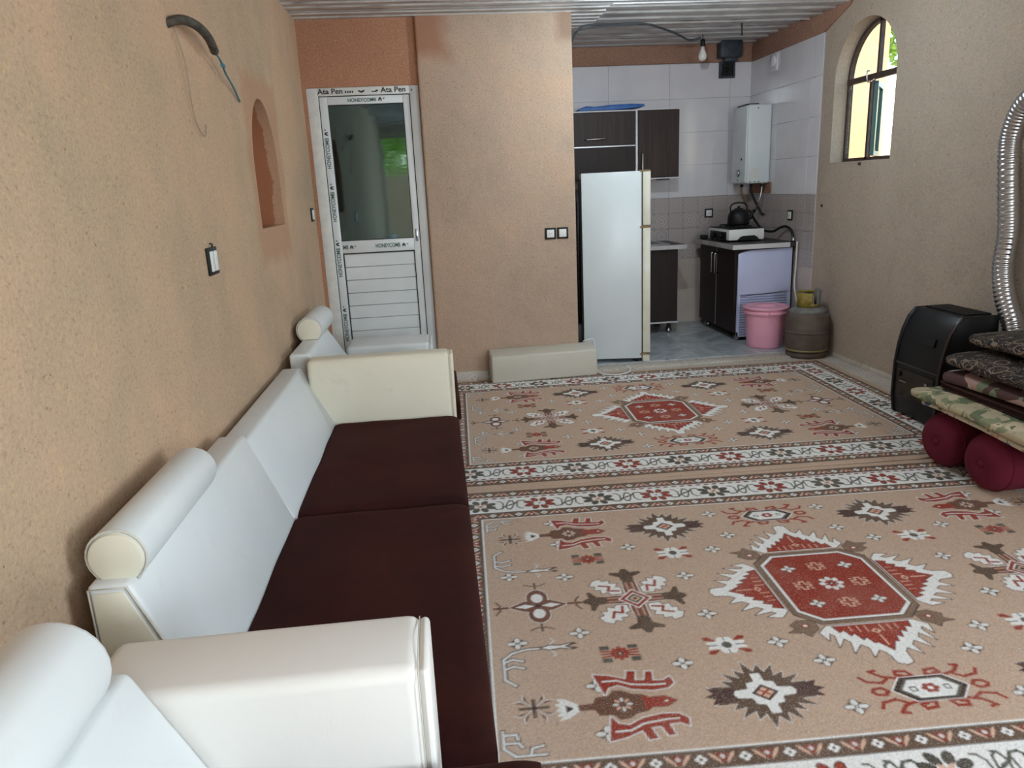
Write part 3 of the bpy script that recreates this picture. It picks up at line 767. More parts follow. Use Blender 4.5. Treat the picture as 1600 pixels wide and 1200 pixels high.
def crossm(cx):
    for rot in (0, PI/2, PI, 3*PI/2):
        k = 1.0 if rot in (0, PI) else 1.13
        P.tr(cx, 0, 1, 1, rot)
        P.poly([(.0, -.032), (.11*k, -.026), (.11*k, .026), (0, .032)], CRM*.85); P.poly([(.0, -.028), (.11*k, -.023), (.11*k, .023), (0, .028)], BRN*np.array([1.35, .8, .75]))
        for yy in (-.011, .011): P.stroke([(.03, yy), (.108*k, yy)], .005, PNK)
        P.poly([(.10*k, -.022), (.135*k, -.026), (.155*k, -.062), (.168*k, -.058), (.165*k, -.022), (.188*k, -.008), (.188*k, .008), (.165*k, .022), (.168*k, .058), (.155*k, .062), (.135*k, .026), (.10*k, .022)], BRN*.8)
        P.tr(cx, 0, 1, 1, rot+PI/4)
        lf = [(.055, 0), (.08, .030), (.10, .022), (.11, .046), (.132, .028), (.145, .044), (.16, .022), (.178, .030), (.19, 0)]
        lf = lf+[(x, -y) for x, y in lf[::-1][1:-1]]
        P.stroke(lf, .006, DRK*1.4, True); P.poly(lf, CRM); P.stroke([(.075, -.006), (.105, .016), (.118, -.010), (.15, .008)], .010, REDC)
    P.tr(cx, 0)
    for r_, c in ((.062, CRM), (.055, REDC), (.038, CRM), (.031, BRN), (.018, PNK), (.010, DRK)): P.poly([(r_, 0), (0, r_*1.05), (-r_, 0), (0, -r_*1.05)], c)
def quat(cx, sx):
    P.tr(cx, 0, sx, 1)
    for f, c in ((1.16, CRM*.9), (1.08, BRN*np.array([1.3, .82, .78]))):
        for s in (1, -1): P.ell(0, s*.052, .036*f, .050*f, c); P.poly([(0, .036*f), (s*.05, .030*f), (s*.098*f, 0), (s*.05, -.030*f), (0, -.036*f)], c)
    for s in (1, -1): P.ell(0, s*.050, .022, .030, CRM); P.poly([(s*.012, 0), (s*.045, .014), (s*.082, 0), (s*.045, -.014)], CRM)
    P.ell(0, 0, .012, .011, DRK, 8)
    for s in (1, -1):
        P.stroke([(0, s*.115), (0, s*.155)], .007, BRN); P.stroke([(-.04, s*.148), (-.012, s*.134), (0, s*.14), (.012, s*.134), (.04, s*.148)], .006, BRN)
        P.stroke([(s*.11, 0), (s*.155, 0)], .012, BRN*np.array([1.2, .8, .75])); P.stroke([(s*.15, -.040), (s*.135, -.015), (s*.14, 0), (s*.135, .015), (s*.15, .040)], .007, BRN)
def sprig(cx, cy, sx, sy):
    """comb-like creature, spindle and star near the field ends"""
    P.tr(cx, cy, sx, sy)
    comb = [(.05, .075), (.0, .06), (-.03, .03), (-.03, -.07), (0, -.10)]
    for c, w in ((DRK*1.3, .016), (CRM*.9, .009)):
        P.stroke(comb, w, c)
        for yy in (.015, -.02): P.stroke([(-.03, yy), (.0, yy+.012), (.03, yy)], w, c)
        P.stroke([(.09, .075), (.05, .075)], w, c)
    P.poly([(.085, .075), (.12, .092), (.155, .086), (.20, .095), (.215, .086), (.18, .075), (.215, .064), (.20, .055), (.155, .064), (.12, .058)], DRK*1.4)
    P.poly([(.095, .075), (.12, .086), (.155, .080), (.195, .090), (.17, .075), (.195, .060), (.155, .070), (.12, .064)], CRM)
    for yy in (1, -1): P.stroke([(.125, .075+yy*.018), (.14, .075+yy*.035), (.130, .075+yy*.048)], .006, CRM*.8)
def star8(cx, cy):
    P.tr(cx, cy)
    for a in range(4):
        P.tr(cx, cy, 1, 1, a*PI/2+PI/4)
        for s in (1, -1): P.poly([(0, 0), (.028, s*.006), (.066, s*.024), (.052, s*.004)], CRM*.85); P.poly([(.006, s*.002), (.03, s*.007), (.060, s*.021), (.048, s*.006)], BRN*np.array([1.2, .8, .75]))
    P.tr(cx, cy).rect(-.045, .045, -.006, .006, BRN); P.rect(-.006, .006, -.04, .04, BRN); P.ell(0, 0, .008, .008, DRK, 8)
def corner(sx, sy):
    P.tr(sx*1.185, sy*.66, sx, sy)
    for c, w in ((DRK*1.3, .014), (CRM*.9, .008)):
        P.stroke([(.05, -.045), (.05, .02), (.02, .05), (-.06, .05)], w, c)
        P.stroke([(.05, -.03), (.015, -.03), (.01, -.012)], w, c); P.stroke([(.05, .0), (.01, .002), (.0, .018)], w, c); P.stroke([(-.02, .05), (-.025, .025), (-.055, .018)], w, c)
def flame(rot, base, k):
    x = lambda pts: [(a*k, b) for a, b in pts]
    P.tr(0, 0, 1, 1, rot)
    wh = [(-.150, .0), (-.186, .032), (-.176, .078), (-.158, .040), (-.146, .055), (-.160, .116), (-.126, .072), (-.112, .094), (-.128, .150), (-.088, .108), (-.070, .130), (-.078, .176), (-.046, .142), (-.030, .160), (-.024, .212), (0, .222)]
    rd = [(-.132, .006), (-.122, .040), (-.104, .030), (-.094, .062), (-.078, .050), (-.066, .088), (-.050, .074), (-.040, .108), (-.028, .104), (0, .150)]
    sh = lambda pts: [(a*k, base+b) for a, b in pts]
    W_ = sh(mir(wh)); P.stroke(W_, .007, DRK*1.5, True); P.poly(W_, CRM)
    R_ = sh(mir(rd)); P.stroke(R_, .005, DRK*1.3, True); P.poly(R_, REDC)
    for i in (-3, -2, -1, 1, 2, 3): P.stroke(sh([(i*.026, .014), (i*.026, .05-.004*abs(i))]), .004, PNK)
    P.stroke(sh([(0, .07), (0, .12)]), .006, PNK); P.tr(0, 0, 1, 1, rot); P.ell(0, base+.045, .018, .014, PNK, 4); P.ell(0, base+.045, .008, .007, REDC, 4)
flame(0, .254, .98); flame(PI, .254, .98); flame(PI/2, .230, 1.0); flame(-PI/2, .230, 1.0)
for sx in (1, -1):
    for sy in (1, -1):
        P.tr(sx*.205, sy*.245, sx, sy); sh_ = [(-.035, -.03), (.02, -.035), (.055, -.01), (.045, .012), (.075, .03), (.03, .035), (.012, .058), (-.005, .04), (-.03, .02)]
        P.stroke(sh_, .005, DRK*1.4, True); P.poly(sh_, BRN*1.5); P.ell(.006, -.002, .018, .015, REDC, 4); P.ell(.006, -.002, .009, .008, CRM, 4)
def octa(a, b, c, col): P.tr(0, 0).poly([(-a, -b+c), (-a+c, -b), (a-c, -b), (a, -b+c), (a, b-c), (a-c, b), (-a+c, b), (-a, b-c)], col)
octa(.222, .245, .066, DRK*1.4); octa(.218, .241, .065, BRN*1.5); octa(.203, .226, .063, DRK*1.3); octa(.200, .223, .062, CRM); octa(.190, .213, .060, DRK); octa(.188, .211, .060, REDC*.92)
for x, y in ((0, .125), (0, -.125), (.105, 0), (-.105, 0)):
    P.tr(x, y)
    P.stroke([(-.028, .006), (-.010, .008), (-.008, .026), (.008, .026), (.010, .008), (.028, .006), (.028, -.006), (.010, -.008), (.008, -.026), (-.008, -.026), (-.010, -.008), (-.028, -.006)], .006, PNK, True)
    for sx in (1, -1):
        for sy in (1, -1): P.rect(sx*.020, sx*.032, sy*.016, sy*.022, PNK)
for sx in (1, -1):
    for sy in (1, -1): small(sx*.11, sy*.12, .8)
P.tr(0, 0)
for a in range(8): P.ell(.030*math.cos(a*PI/4), .030*math.sin(a*PI/4), .016, .011, CRM*.9, 8, a*PI/4)
for a in range(8): P.ell(.018*math.cos(a*PI/4+.39), .018*math.sin(a*PI/4+.39), .008, .006, REDC, 8)
P.ell(0, 0, .009, .009, DRK, 8); P.ell(0, 0, .004, .004, CRM, 6)
for sx in (1, -1):
    crossm(sx*.725); quat(sx*1.075, -sx)
    for sy in (1, -1):
        leafburst(sx*.47, sy*.545); bird(sx*.875, sy*.545, -sx if False else sx*-1, sy); redflower(sx*.845, sy*.31); whiteflower(sx*.50, sy*.31)
        sprig(sx*1.185, sy*.325, -sx, -sy); star8(sx*1.14, sy*.53); corner(sx, sy)
for sy in (1, -1): lozenge(0, sy*.585, sy)
# reduce to mesh vertices, a little pile unevenness
a3 = P.a.reshape(P.ny//3, 3, P.nx//3, 3, 3).mean((1, 3)); NY, NX = a3.shape[:2]
rng = np.random.default_rng(3); a3 = a3*(1+rng.normal(0, .07, (NY, NX, 1)))
a3 = np.clip(a3, 0, 1)
def rug_mesh():
    me = bpy.data.meshes.new('rug'); th = .009
    gx, gy = np.meshgrid((np.arange(NX)+.5)/NX*2*RL-RL, (np.arange(NY)+.5)/NY*2*RW-RW)
    gz = th + .0012*np.sin(gx*5.1+gy*2.2)*np.cos(gy*4.3-gx)
    top = np.stack([gx, gy, gz], -1).reshape(-1, 3)
    idx = np.arange(NX*NY).reshape(NY, NX)
    q = np.stack([idx[:-1, :-1], idx[:-1, 1:], idx[1:, 1:], idx[1:, :-1]], -1).reshape(-1, 4)
    ring = np.concatenate([idx[0, :-1], idx[:-1, -1], idx[-1, :0:-1], idx[:0:-1, 0]])
    bot = top[ring].copy(); bot[:, 2] = .001; nb = len(ring); o = NX*NY
    j = (np.arange(nb)+1) % nb
    sk = np.stack([ring, o+np.arange(nb), o+j, ring[j]], -1)
    vs = np.concatenate([top, bot]); fs = np.concatenate([q, sk])
    me.vertices.add(len(vs)); me.vertices.foreach_set('co', vs.astype(np.float32).ravel())
    me.loops.add(len(fs)*4); me.loops.foreach_set('vertex_index', fs.astype(np.int32).ravel())
    me.polygons.add(len(fs)); me.polygons.foreach_set('loop_start', np.arange(len(fs), dtype=np.int32)*4)
    me.polygons.foreach_set('use_smooth', np.ones(len(fs), bool))
    me.update(calc_edges=True)
    ca = me.color_attributes.new('weave', 'FLOAT_COLOR', 'POINT')
    cols = np.ones((len(vs), 4), np.float32); cols[:o, :3] = a3.reshape(-1, 3); cols[o:, :3] = TAN*.7
    ca.data.foreach_set('color', cols.ravel()); return me
def rug_mat():
    m, nt, b = new_mat('woven_rug'); b.inputs['Roughness'].default_value = .93; b.inputs['Specular IOR Level'].default_value = .12
    at = nd(nt, 'ShaderNodeAttribute', attribute_name='weave'); v = objco(nt)
    sp = mth(nt, 'GREATER_THAN', nz(nt, objco(nt, (1, 1, 1)), 210, 2), .60)
    c = mixc(nt, mth(nt, 'MULTIPLY', sp, .20), at.outputs['Color'], rgba((226, 214, 200)))
    c = mixc(nt, mth(nt, 'MULTIPLY', ramp(nt, nz(nt, v, 3.5, 5, .7), [(.45, (0, 0, 0)), (.7, (1, 1, 1))]).outputs['Color'], .10), c, rgba((206, 190, 176)))
    nt.links.new(c, b.inputs['Base Color']); bump(nt, b, nz(nt, v, 180, 3), .35, .004); return m
rmesh = rug_mesh(); rmesh.materials.append(rug_mat())
for nm, lab, loc, rz in (('rug', 'tan patterned rug nearer the viewer with red octagon medallion', (1.345, 2.277, 0), R(-2.1)),
                         ('rug', 'tan patterned rug lying in front of the kitchen threshold', (1.375, 4.470, 0), R(-1.6))):
    o = bpy.data.objects.new(nm, rmesh); COL.objects.link(o); o.location = loc; o.rotation_euler = (0, 0, rz)
    tag(o, lab, 'rug', 'matching patterned rugs')

# ------------------------------------------------------------------ sofas
def horseshoe(cx, z0, r, flat, n=18):
    """headrest section: round over a flat foot, (x,z)"""
    cz = z0+flat; pts = [(cx-r*.62, z0), (cx+r*.62, z0)]
    a0 = -math.acos(.62)*.72
    for k in range(n+1):
        a = a0+(PI-2*a0)*k/n; pts.append((cx+r*math.cos(a), cz+r*math.sin(a)))
    return pts
def piping(path, parent, r=.0026): return MB().tube(path, r, 6).build('piping', M_seam, parent)
def seat(parent, x0, x1, y0, y1, z, th, name='seat_cushion'):
    mb = MB(); nx, ny = 24, 32
    def top(u, v):
        e = min(u, 1-u)*(x1-x0); f = min(v, 1-v)*(y1-y0)
        d = min(1, e/.06); g = min(1, f/.05)
        rr = math.sqrt(max(0, 1-(1-d)**2))*math.sqrt(max(0, 1-(1-g)**2))
        return z-.035*(1-rr)+.008*mnoise.noise(Vector((u*3, v*4, parent.location.y)))
    us = sorted(set([0, .006, .015, .03, .05, .08, .92, .95, .97, .985, .994, 1]+[i/nx for i in range(2, nx-1)]))
    vs = sorted(set([0, .004, .01, .02, .035, .05, .95, .965, .98, .99, .996, 1]+[i/ny for i in range(2, ny-1)]))
    nu, nv = len(us), len(vs)
    for u in us:
        for v in vs: mb.v.append((x0+(x1-x0)*u, y0+(y1-y0)*v, top(u, v)))
    for i in range(nu-1):
        for j in range(nv-1): mb.f.append((i*nv+j, (i+1)*nv+j, (i+1)*nv+j+1, i*nv+j+1)); mb.sm.append(True)
    rim = [i*nv for i in range(nu)]+[(nu-1)*nv+j for j in range(1, nv)]+[i*nv+nv-1 for i in range(nu-2, -1, -1)]+[j for j in range(nv-2, 0, -1)]
    o = len(mb.v); mb.v += [(mb.v[i][0], mb.v[i][1], z-th) for i in rim]; n = len(rim)
    for k in range(n):
        j = (k+1) % n; mb.f.append((rim[k], o+k, o+j, rim[j])); mb.sm.append(False)
    mb.f.append(tuple(o+k for k in range(n))); mb.sm.append(False)
    return mb.build(name, M_velvet, parent)
def backrest(parent, y0, y1, xr, zt, tw, xs, zs, end=None, mat=None):
    pts = [(xr, .06), (xr, zt), (xr+tw, zt), (xs, zs), (xs, .06)]
    o = MB().prism(pts, 'y', y0, y1).build('backrest', mat or M_leather, parent, bevel=.014, seg=3)
    if end:
        q = [(xr+.006, .3), (xr+.006, zt-.008), (xr+tw-.006, zt-.008), (xs-.006, zs)]
        e = MB().prism([(xr+.012, .12), (xr+.012, zt-.018), (xr+tw-.014, zt-.018), (xs-.02, zs), (xs-.02, .12)], 'y', y0-.004, y0+.01).build('end_panel', M_leather_y, o, bevel=.003)
        piping([(p[0], y0-.001, p[1]) for p in q], o)
    return o
def headrest(parent, cx, z0, r, flat, y0, y1):
    pts = horseshoe(cx, z0, r, flat)
    h = MB().prism(pts, 'y', y0, y1, True).build('headrest', M_leather, parent, bevel=.016, seg=3, angle=50)
    s = .90
    zc = z0+flat
    q = [(cx+(x-cx)*s, zc+(z-zc)*s) for x, z in pts]
    MB().prism(q, 'y', y0-.006, y0+.03).build('end_cap', M_leather_y, h, bevel=.006, angle=50)
    ring = [(cx+(x-cx)*.985, y0+.004, zc+(z-zc)*.985) for x, z in pts]; piping(ring+[ring[0]], h)
    return h
def arm(parent, x0, x1, y0, y1, z, mat, z0=.05):
    a = B(x0, x1, y0, y1, z0, z).build('armrest', mat, parent, bevel=.026, seg=4)
    f = B(x1-.004, x1+.016, y0+.008, y1-.008, z0+.01, z-.008).build('front_panel', mat, a, bevel=.012, seg=3)
    piping([(x1-.004, y0+.004, z0+.03), (x1-.004, y0+.001, z-.03), (x1-.004, y0+.012, z-.008), (x1-.004, (y0+y1)/2, z+.001), (x1-.004, y1-.012, z-.008), (x1-.004, y1-.001, z-.03)], a, .0014)
    return a
# main two-seat section
sB = thing('sofa_section', 'long white leatherette sofa section with two maroon velvet seats', 'sofa', (-.35, 2.55, 0), group='white leatherette sofa sections')
B(-.80, .035, 1.32, 3.86, .06, .24).build('base', M_leather, sB, bevel=.01)
for x in (-.74, -.03):
    for yy in (1.4, 3.72): B(x-.03, x+.03, yy-.03, yy+.03, .01, .06).build('foot', M_black, sB)
seat(sB, -.60, .055, 1.315, 2.585, .325, .10)
seat(sB, -.60, .055, 2.592, 3.725, .322, .10)
backrest(sB, 1.53, 2.565, -.815, .652, .093, -.585, .31, True)
b2 = backrest(sB, 2.568, 3.80, -.838, .606, .10, -.585, .31)
headrest(sB, -.755, .642, .066, .056, 1.565, 2.13)
arm(sB, -.70, .030, 3.728, 3.862, .650, M_leather_y)
# near section, only its end in view
sA = thing('sofa_section', 'white leatherette sofa section closest to the viewer with wide armrest', 'sofa', (-.35, .55, 0), group='white leatherette sofa sections')
B(-.72, -.09, .15, 1.29, .06, .33).build('base', M_leather, sA, bevel=.01)
for x in (-.66, -.14):
    for yy in (.22, 1.2): B(x-.03, x+.03, yy-.03, yy+.03, .01, .06).build('foot', M_black, sA)
seat(sA, -.45, .124, .12, 1.118, .468, .40)
backrest(sA, .12, 1.112, -.74, .716, .190, -.425, .46)
headrest(sA, -.630, .700, .082, .064, .30, 1.07)
arm(sA, -.66, -.080, 1.121, 1.312, .652, M_leather_arm)
# far section against the door
sC = thing('sofa_section', 'white leatherette sofa section standing against the white door', 'sofa', (-.35, 4.45, 0), group='white leatherette sofa sections')
B(-.80, .04, 3.885, 4.99, .06, .22).build('base', M_leather, sC, bevel=.01)
for x in (-.74, -.03):
    for yy in (3.96, 4.9): B(x-.03, x+.03, yy-.03, yy+.03, .01, .06).build('foot', M_black, sC)
seat(sC, -.58, .072, 3.885, 4.665, .355, .12)
backrest(sC, 3.90, 4.66, -.815, .655, .10, -.52, .33)
headrest(sC, -.765, .650, .075, .060, 4.30, 4.80)
arm(sC, -.62, -.085, 4.675, 5.0, .520, M_leather)
# foot cushion box lying by the wall
fb = thing('cushion_block', 'beige vinyl covered cushion block lying against the end wall', 'cushion', (.357, 5.448, .010), R(3.0))
mb = MB().prism([(0, 0), (.19, 0), (.19, .235), (0, .208)], 'x', 0, .832)
mb.build('cover', M_beige_vinyl, fb, local=True, bevel=.014, seg=3)
B(.45, .50, .004, .03, -.001, .012).build('foot', M_black, fb, local=True)
B(.82, .834, .02, .185, .012, .20).build('end_flap', M_beige_vinyl, fb, local=True, bevel=.006)

# ------------------------------------------------------------------ kitchen
# fridge, its side to the viewer
f = thing('refrigerator', 'old white refrigerator turned sideways at the kitchen opening', 'refrigerator', (1.160, 5.872, .020), R(-9.5))
B(0, .470, 0, .56, .03, 1.52).build('body', M_fridge, f, local=True, bevel=.006)
for z0, z1 in ((.075, 1.088), (1.106, 1.518)):
    d = B(.478, .540, -.003, .563, z0, z1).build('door', M_fridge_door, f, local=True, bevel=.008)
    B(.470, .479, .008, .552, z0+.008, z1-.008).build('door_seal', M_gasket, d, local=True)
    B(.540, .562, .50, .53, (z0+z1)/2-.12, (z0+z1)/2+.12).build('handle', M_fridge_door, d, local=True, bevel=.006)
for z in (1.094, 1.521, .066): B(.455, .535, -.006, .035, z-.006, z+.006).build('hinge', M_rust, f, local=True, bevel=.002)
B(.478, .535, .004, .55, .0, .06).build('kick_plate', M_fridge_door, f, local=True, bevel=.004)
B(-.012, 0, .03, .53, .06, 1.48).build('back_panel', M_blackmatt, f, local=True)
for i in range(26):
    z = .42+i*.037; MB().tube([(-.035, .05, z), (-.035, .51, z)], .004, 6).build('condenser_rod', M_blackmatt, f, local=True)
for yy in (.06, .5): MB().tube([(-.03, yy, .38), (-.03, yy, 1.40)], .005, 6).build('condenser_rail', M_blackmatt, f, local=True)
B(-.075, -.013, .02, .54, .05, .33).build('compressor', M_blackmatt, f, local=True, bevel=.02)
B(-.080, -.065, -.02, 0, 0.02, 1.50).build('back_edge', M_blackmatt, f, local=True)
for xx in (.03, .43):
    for yy in (.04, .52): MB().lathe([(.018, 0), (.018, .03)], (xx, yy, 0), 10).build('foot', M_black, f, local=True)
cd_ = MB().tube(smoothpath([(1.10, 5.62, .26), (1.13, 5.60, .275), (1.19, 5.62, .26), (1.20, 5.60, .05), (1.22, 5.52, .016), (1.33, 5.45, .016), (1.44, 5.50, .016), (1.47, 5.60, .018), (1.46, 5.645, .03)]), .005, 8).build('power_cord', M_switch)
tag(cd_, 'thin white cord looping on the rug edge beside the cushion block', 'cord')

def bar_handle(parent, p0, p1, off, r=.006):
    """chrome bow handle between two points standing off along vector"""
    a, b, o = Vector(p0), Vector(p1), Vector(off)
    t = (b-a)*.08
    return MB().tube([a, a+o*.7, a+o+t*.5, a+o+t, b+o-t, b+o-t*.5, b+o*.7, b], r, 8).build('handle', M_chrome, parent)
# wall cabinets
YC = YK-.325
c1 = thing('wall_cabinet', 'dark wood wall cabinet with a lift-up flap and chrome handle', 'cabinet', (1.5, YK-.16, 1.49), group='dark wall cabinets')
B(1.10, 1.945, YC+.02, YK-.008, 1.49, 2.10).build('body', M_wood, c1)
B(1.10, 1.950, YC-.004, YK-.008, 2.098, 2.110).build('top_edge', M_white_edge, c1)
d = B(1.105, 1.928, YC, YC+.018, 1.797, 2.094).build('flap_door', M_wood, c1, bevel=.002, seg=1)
bar_handle(d, (1.448, YC, 1.858), (1.640, YC, 1.862), (0, -.028, 0))
B(1.105, 1.928, YC+.004, YC+.020, 1.495, 1.788).build('lower_door', M_wood2, c1, bevel=.002, seg=1)
B(1.105, 1.928, YC-.001, YC+.01, 1.788, 1.797).build('divider_strip', M_steel, c1)
B(1.930, 1.948, YC-.004, YC+.02, 1.49, 2.098).build('edge_strip', M_steel, c1)
c2 = thing('wall_cabinet', 'single-door dark wood wall cabinet above the sink', 'cabinet', (2.15, YK-.16, 1.49), group='dark wall cabinets')
B(1.952, 2.352, YC+.02, YK-.008, 1.49, 2.10).build('body', M_wood, c2)
B(1.951, 2.356, YC-.004, YK-.008, 2.101, 2.112).build('top_edge', M_white_edge, c2)
B(1.952, 2.352, YC+.0, YK-.008, 1.478, 1.49).build('bottom_edge', M_white_edge, c2)
d = B(1.953, 2.350, YC, YC+.018, 1.495, 2.096).build('door', M_wood, c2, bevel=.002, seg=1)
bar_handle(d, (1.99, YC, 1.53), (1.99, YC, 1.72), (0, -.028, 0))
B(1.98, 2.06, YK-.12, YK-.04, 1.462, 1.478).build('bracket', M_black, c2); B(2.20, 2.30, YK-.2, YK-.1, 1.468, 1.478).build('bracket', M_black, c2)
# blue folded plastic on top
pts = [(1.40, 2.114), (1.40, 2.135), (1.47, 2.158), (1.56, 2.150), (1.70, 2.162), (1.90, 2.166), (2.02, 2.160), (2.03, 2.142), (1.95, 2.130), (1.72, 2.114)]
o = MB().prism(pts, 'y', YC+.03, YC+.22, True).build('folded_sheet', plain('blue_plastic', (48, 96, 168), .5, col2=(66, 116, 186), vs=20), bevel=.006)
tag(o, 'folded blue plastic sheet lying on top of the wall cabinets', 'plastic sheet')
# sink unit
s = thing('sink_cabinet', 'dark base cabinet with steel sink behind the refrigerator', 'cabinet', (1.9, 7.1, .02))
B(1.16, 2.270, 6.86, YK-.01, .135, .832).build('body', M_wood2, s)
for x0, x1 in ((1.165, 1.715), (1.72, 2.268)): B(x0, x1, 6.842, 6.86, .145, .828).build('door', M_wood2, s, bevel=.002, seg=1)
B(1.16, 2.272, 6.840, 6.862, .128, .142).build('edge_strip', M_white_edge, s)
for x in (1.25, 2.21):
    for yy in (6.93, 7.3): MB().lathe([(.030, .020), (.030, .06), (.022, .065), (.022, .135)], (x, yy, 0), 14).build('foot', M_steel, s)
ct = MB()
for a in ((1.12, 2.335, 6.80, 6.90), (1.12, 2.335, 7.30, YK-.008), (1.12, 1.55, 6.90, 7.30), (2.15, 2.335, 6.90, 7.30)): ct.box(*a[:4], .834, .872)
ct.build('countertop', M_counter, s)
B(1.12, 2.340, 6.794, 6.801, .834, .873).build('counter_edge', M_counter_edge, s)
sk = MB()
for a in ((1.50, 2.20, 6.87, 6.905), (1.50, 2.20, 7.295, 7.33), (1.50, 1.56, 6.905, 7.295), (2.14, 2.20, 6.905, 7.295)): sk.box(*a, .873, .880)
sk.box(1.55, 1.552, 6.9, 7.3, .70, .874).box(2.148, 2.15, 6.9, 7.3, .70, .874).box(1.55, 2.15, 6.9, 6.902, .70, .874).box(1.55, 2.15, 7.298, 7.3, .70, .874).box(1.55, 2.15, 6.9, 7.3, .698, .702)
sk.build('sink_basin', M_steel, s)
MB().tube(smoothpath([(1.8, 7.35, .875), (1.8, 7.35, 1.05), (1.8, 7.28, 1.10), (1.8, 7.18, 1.06)]), .012, 8).build('tap', M_chrome, s)
# hob cabinet, doors facing the fridge
h = thing('base_cabinet', 'dark two-door base cabinet carrying the gas hob', 'cabinet', (2.9, 6.8, .02))
B(2.640, 3.160, 6.345, 7.21, .10, .842).build('body', M_wood2, h)
for y0, y1, yh in ((6.345, 6.775, 6.735), (6.779, 7.21, 6.82)):
    d = B(2.622, 2.640, y0, y1, .095, .838).build('door', M_wood2, h, bevel=.002, seg=1)
    bar_handle(d, (2.622, yh, .60), (2.622, yh, .785), (-.034, 0, 0), .007)
B(2.6215, 2.640, 6.7755, 6.7785, .10, .838).build('edge_strip', M_white_edge, h)
for x in (2.69, 3.1):
    for yy in (6.40, 7.14): MB().lathe([(.032, .020), (.032, .06), (.024, .065), (.024, .10)], (x, yy, 0), 14).build('foot', M_steel, h)
B(2.59, 3.165, 6.297, 7.24, .846, .884).build('countertop', M_counter, h)
B(2.578, 2.59, 6.292, 7.24, .845, .885).build('counter_edge', M_counter_edge, h); B(2.578, 3.10, 6.286, 6.297, .845, .885).build('counter_edge', M_white_edge, h)
# white louvred sheet used as the cabinet's side
p = thing('louvred_panel', 'lavender white louvred metal panel leaning on the base cabinet side', 'panel', (2.9, 6.32, .02))
pm = MB().prism([(2.645, .44), (3.140, .44), (3.140, .838), (2.75, .830), (2.672, .815), (2.645, .80)], 'y', 6.318, 6.334); pm.build('sheet', M_lav, p, bevel=.004)
B(2.645, 2.672, 6.318, 6.334, .07, .44).build('edge_rail', M_lav, p); B(3.108, 3.140, 6.318, 6.334, .07, .44).build('edge_rail', M_lav, p)
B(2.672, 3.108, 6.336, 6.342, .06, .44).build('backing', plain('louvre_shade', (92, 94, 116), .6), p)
for i in range(17):
    z = .418-i*.0225
    MB().prism([(6.320, z), (6.336, z+.010), (6.336, z+.019), (6.318, z+.013)], 'x', 2.674, 3.106).build('louvre', M_lav, p)
MB().prism([(2.672, .425), (2.95, .440), (3.108, .452), (3.108, .456), (2.95, .445), (2.672, .430)], 'y', 6.3165, 6.3195).build('groove', M_gasket, p)
B(2.643, 2.66, 6.318, 6.33, .02, .10).build('foot', M_steel, p)
# gas hob
g = thing('gas_hob', 'white two-burner table-top gas hob on the base cabinet', 'hob', (2.85, 6.85, .886))
B(2.665, 3.00, 6.600, 7.12, .900, .998).build('body', M_switch, g, bevel=.008)
B(2.672, 2.994, 6.606, 7.114, .998, 1.003).build('cooktop', M_blackmatt, g)
B(2.659, 2.666, 6.66, 7.06, .905, .975).build('control_panel', M_black, g, bevel=.002)
for yy in (6.76, 6.95): MB().lathe([(.022, -.022), (.024, 0)], (2.659, yy, .94), 14, 'x').build('knob', M_black, g)
MB().prism([(2.745, .902), (2.775, .930), (2.80, .938), (2.905, .940), (2.93, .925), (2.95, .903)], 'y', 6.594, 6.602).build('side_mark', M_black, g)
for yy in (6.74, 6.98):
    MB().lathe([(.045, 1.003), (.045, 1.012), (.03, 1.016), (0, 1.016)], (2.83, yy, 0), 16).build('burner', M_blackmatt, g)
    gr = MB()
    for k in range(4):
        a = k*PI/2+PI/4; gr.tube([(2.83+.03*math.cos(a), yy+.03*math.sin(a), 1.024), (2.83+.10*math.cos(a), yy+.10*math.sin(a), 1.024), (2.83+.105*math.cos(a), yy+.105*math.sin(a), 1.003)], .004, 6)
    ringp = [(2.83+.10*math.cos(2*PI*k/20), yy+.10*math.sin(2*PI*k/20), 1.022) for k in range(21)]; gr.tube(ringp, .004, 6, False)
    gr.build('pan_support', M_blackmatt, g)
for xx, yy in ((2.69, 6.63), (2.97, 6.63), (2.69, 7.09), (2.97, 7.09)): MB().lathe([(.012, .886), (.012, .90)], (xx, yy, 0), 10).build('foot', M_black, g)
# kettle
k = thing('kettle', 'black kettle with arched handle standing on the gas hob', 'kettle', (2.815, 6.76, 1.028))
MB().lathe([(.0, 1.028), (.090, 1.028), (.100, 1.045), (.098, 1.10), (.088, 1.14), (.066, 1.165), (.04, 1.172), (0, 1.174)], (2.815, 6.76, 0), 28).build('body', M_black, k)
MB().lathe([(.042, 1.170), (.040, 1.180), (.012, 1.184), (.013, 1.198), (.0, 1.203)], (2.815, 6.76, 0), 18).build('lid', M_black, k)
MB().tube(smoothpath([(2.745, 6.76, 1.13), (2.735, 6.76, 1.19), (2.76, 6.76, 1.222), (2.815, 6.76, 1.232), (2.87, 6.76, 1.222), (2.895, 6.76, 1.19), (2.885, 6.76, 1.13)]), .0075, 8).build('handle', M_black, k)
MB().tube(smoothpath([(2.90, 6.76, 1.075), (2.935, 6.76, 1.10), (2.95, 6.76, 1.145), (2.972, 6.76, 1.155)]), .016, 10, rf=lambda i: .022-.0005*i).build('spout', M_black, k)
o = MB().superell((2.64, 7.175, .905), .030, .040, .019, .3, .3, 24, 10).build('matchbox', M_black); tag(o, 'small black box on the counter corner beside the hob', 'box')
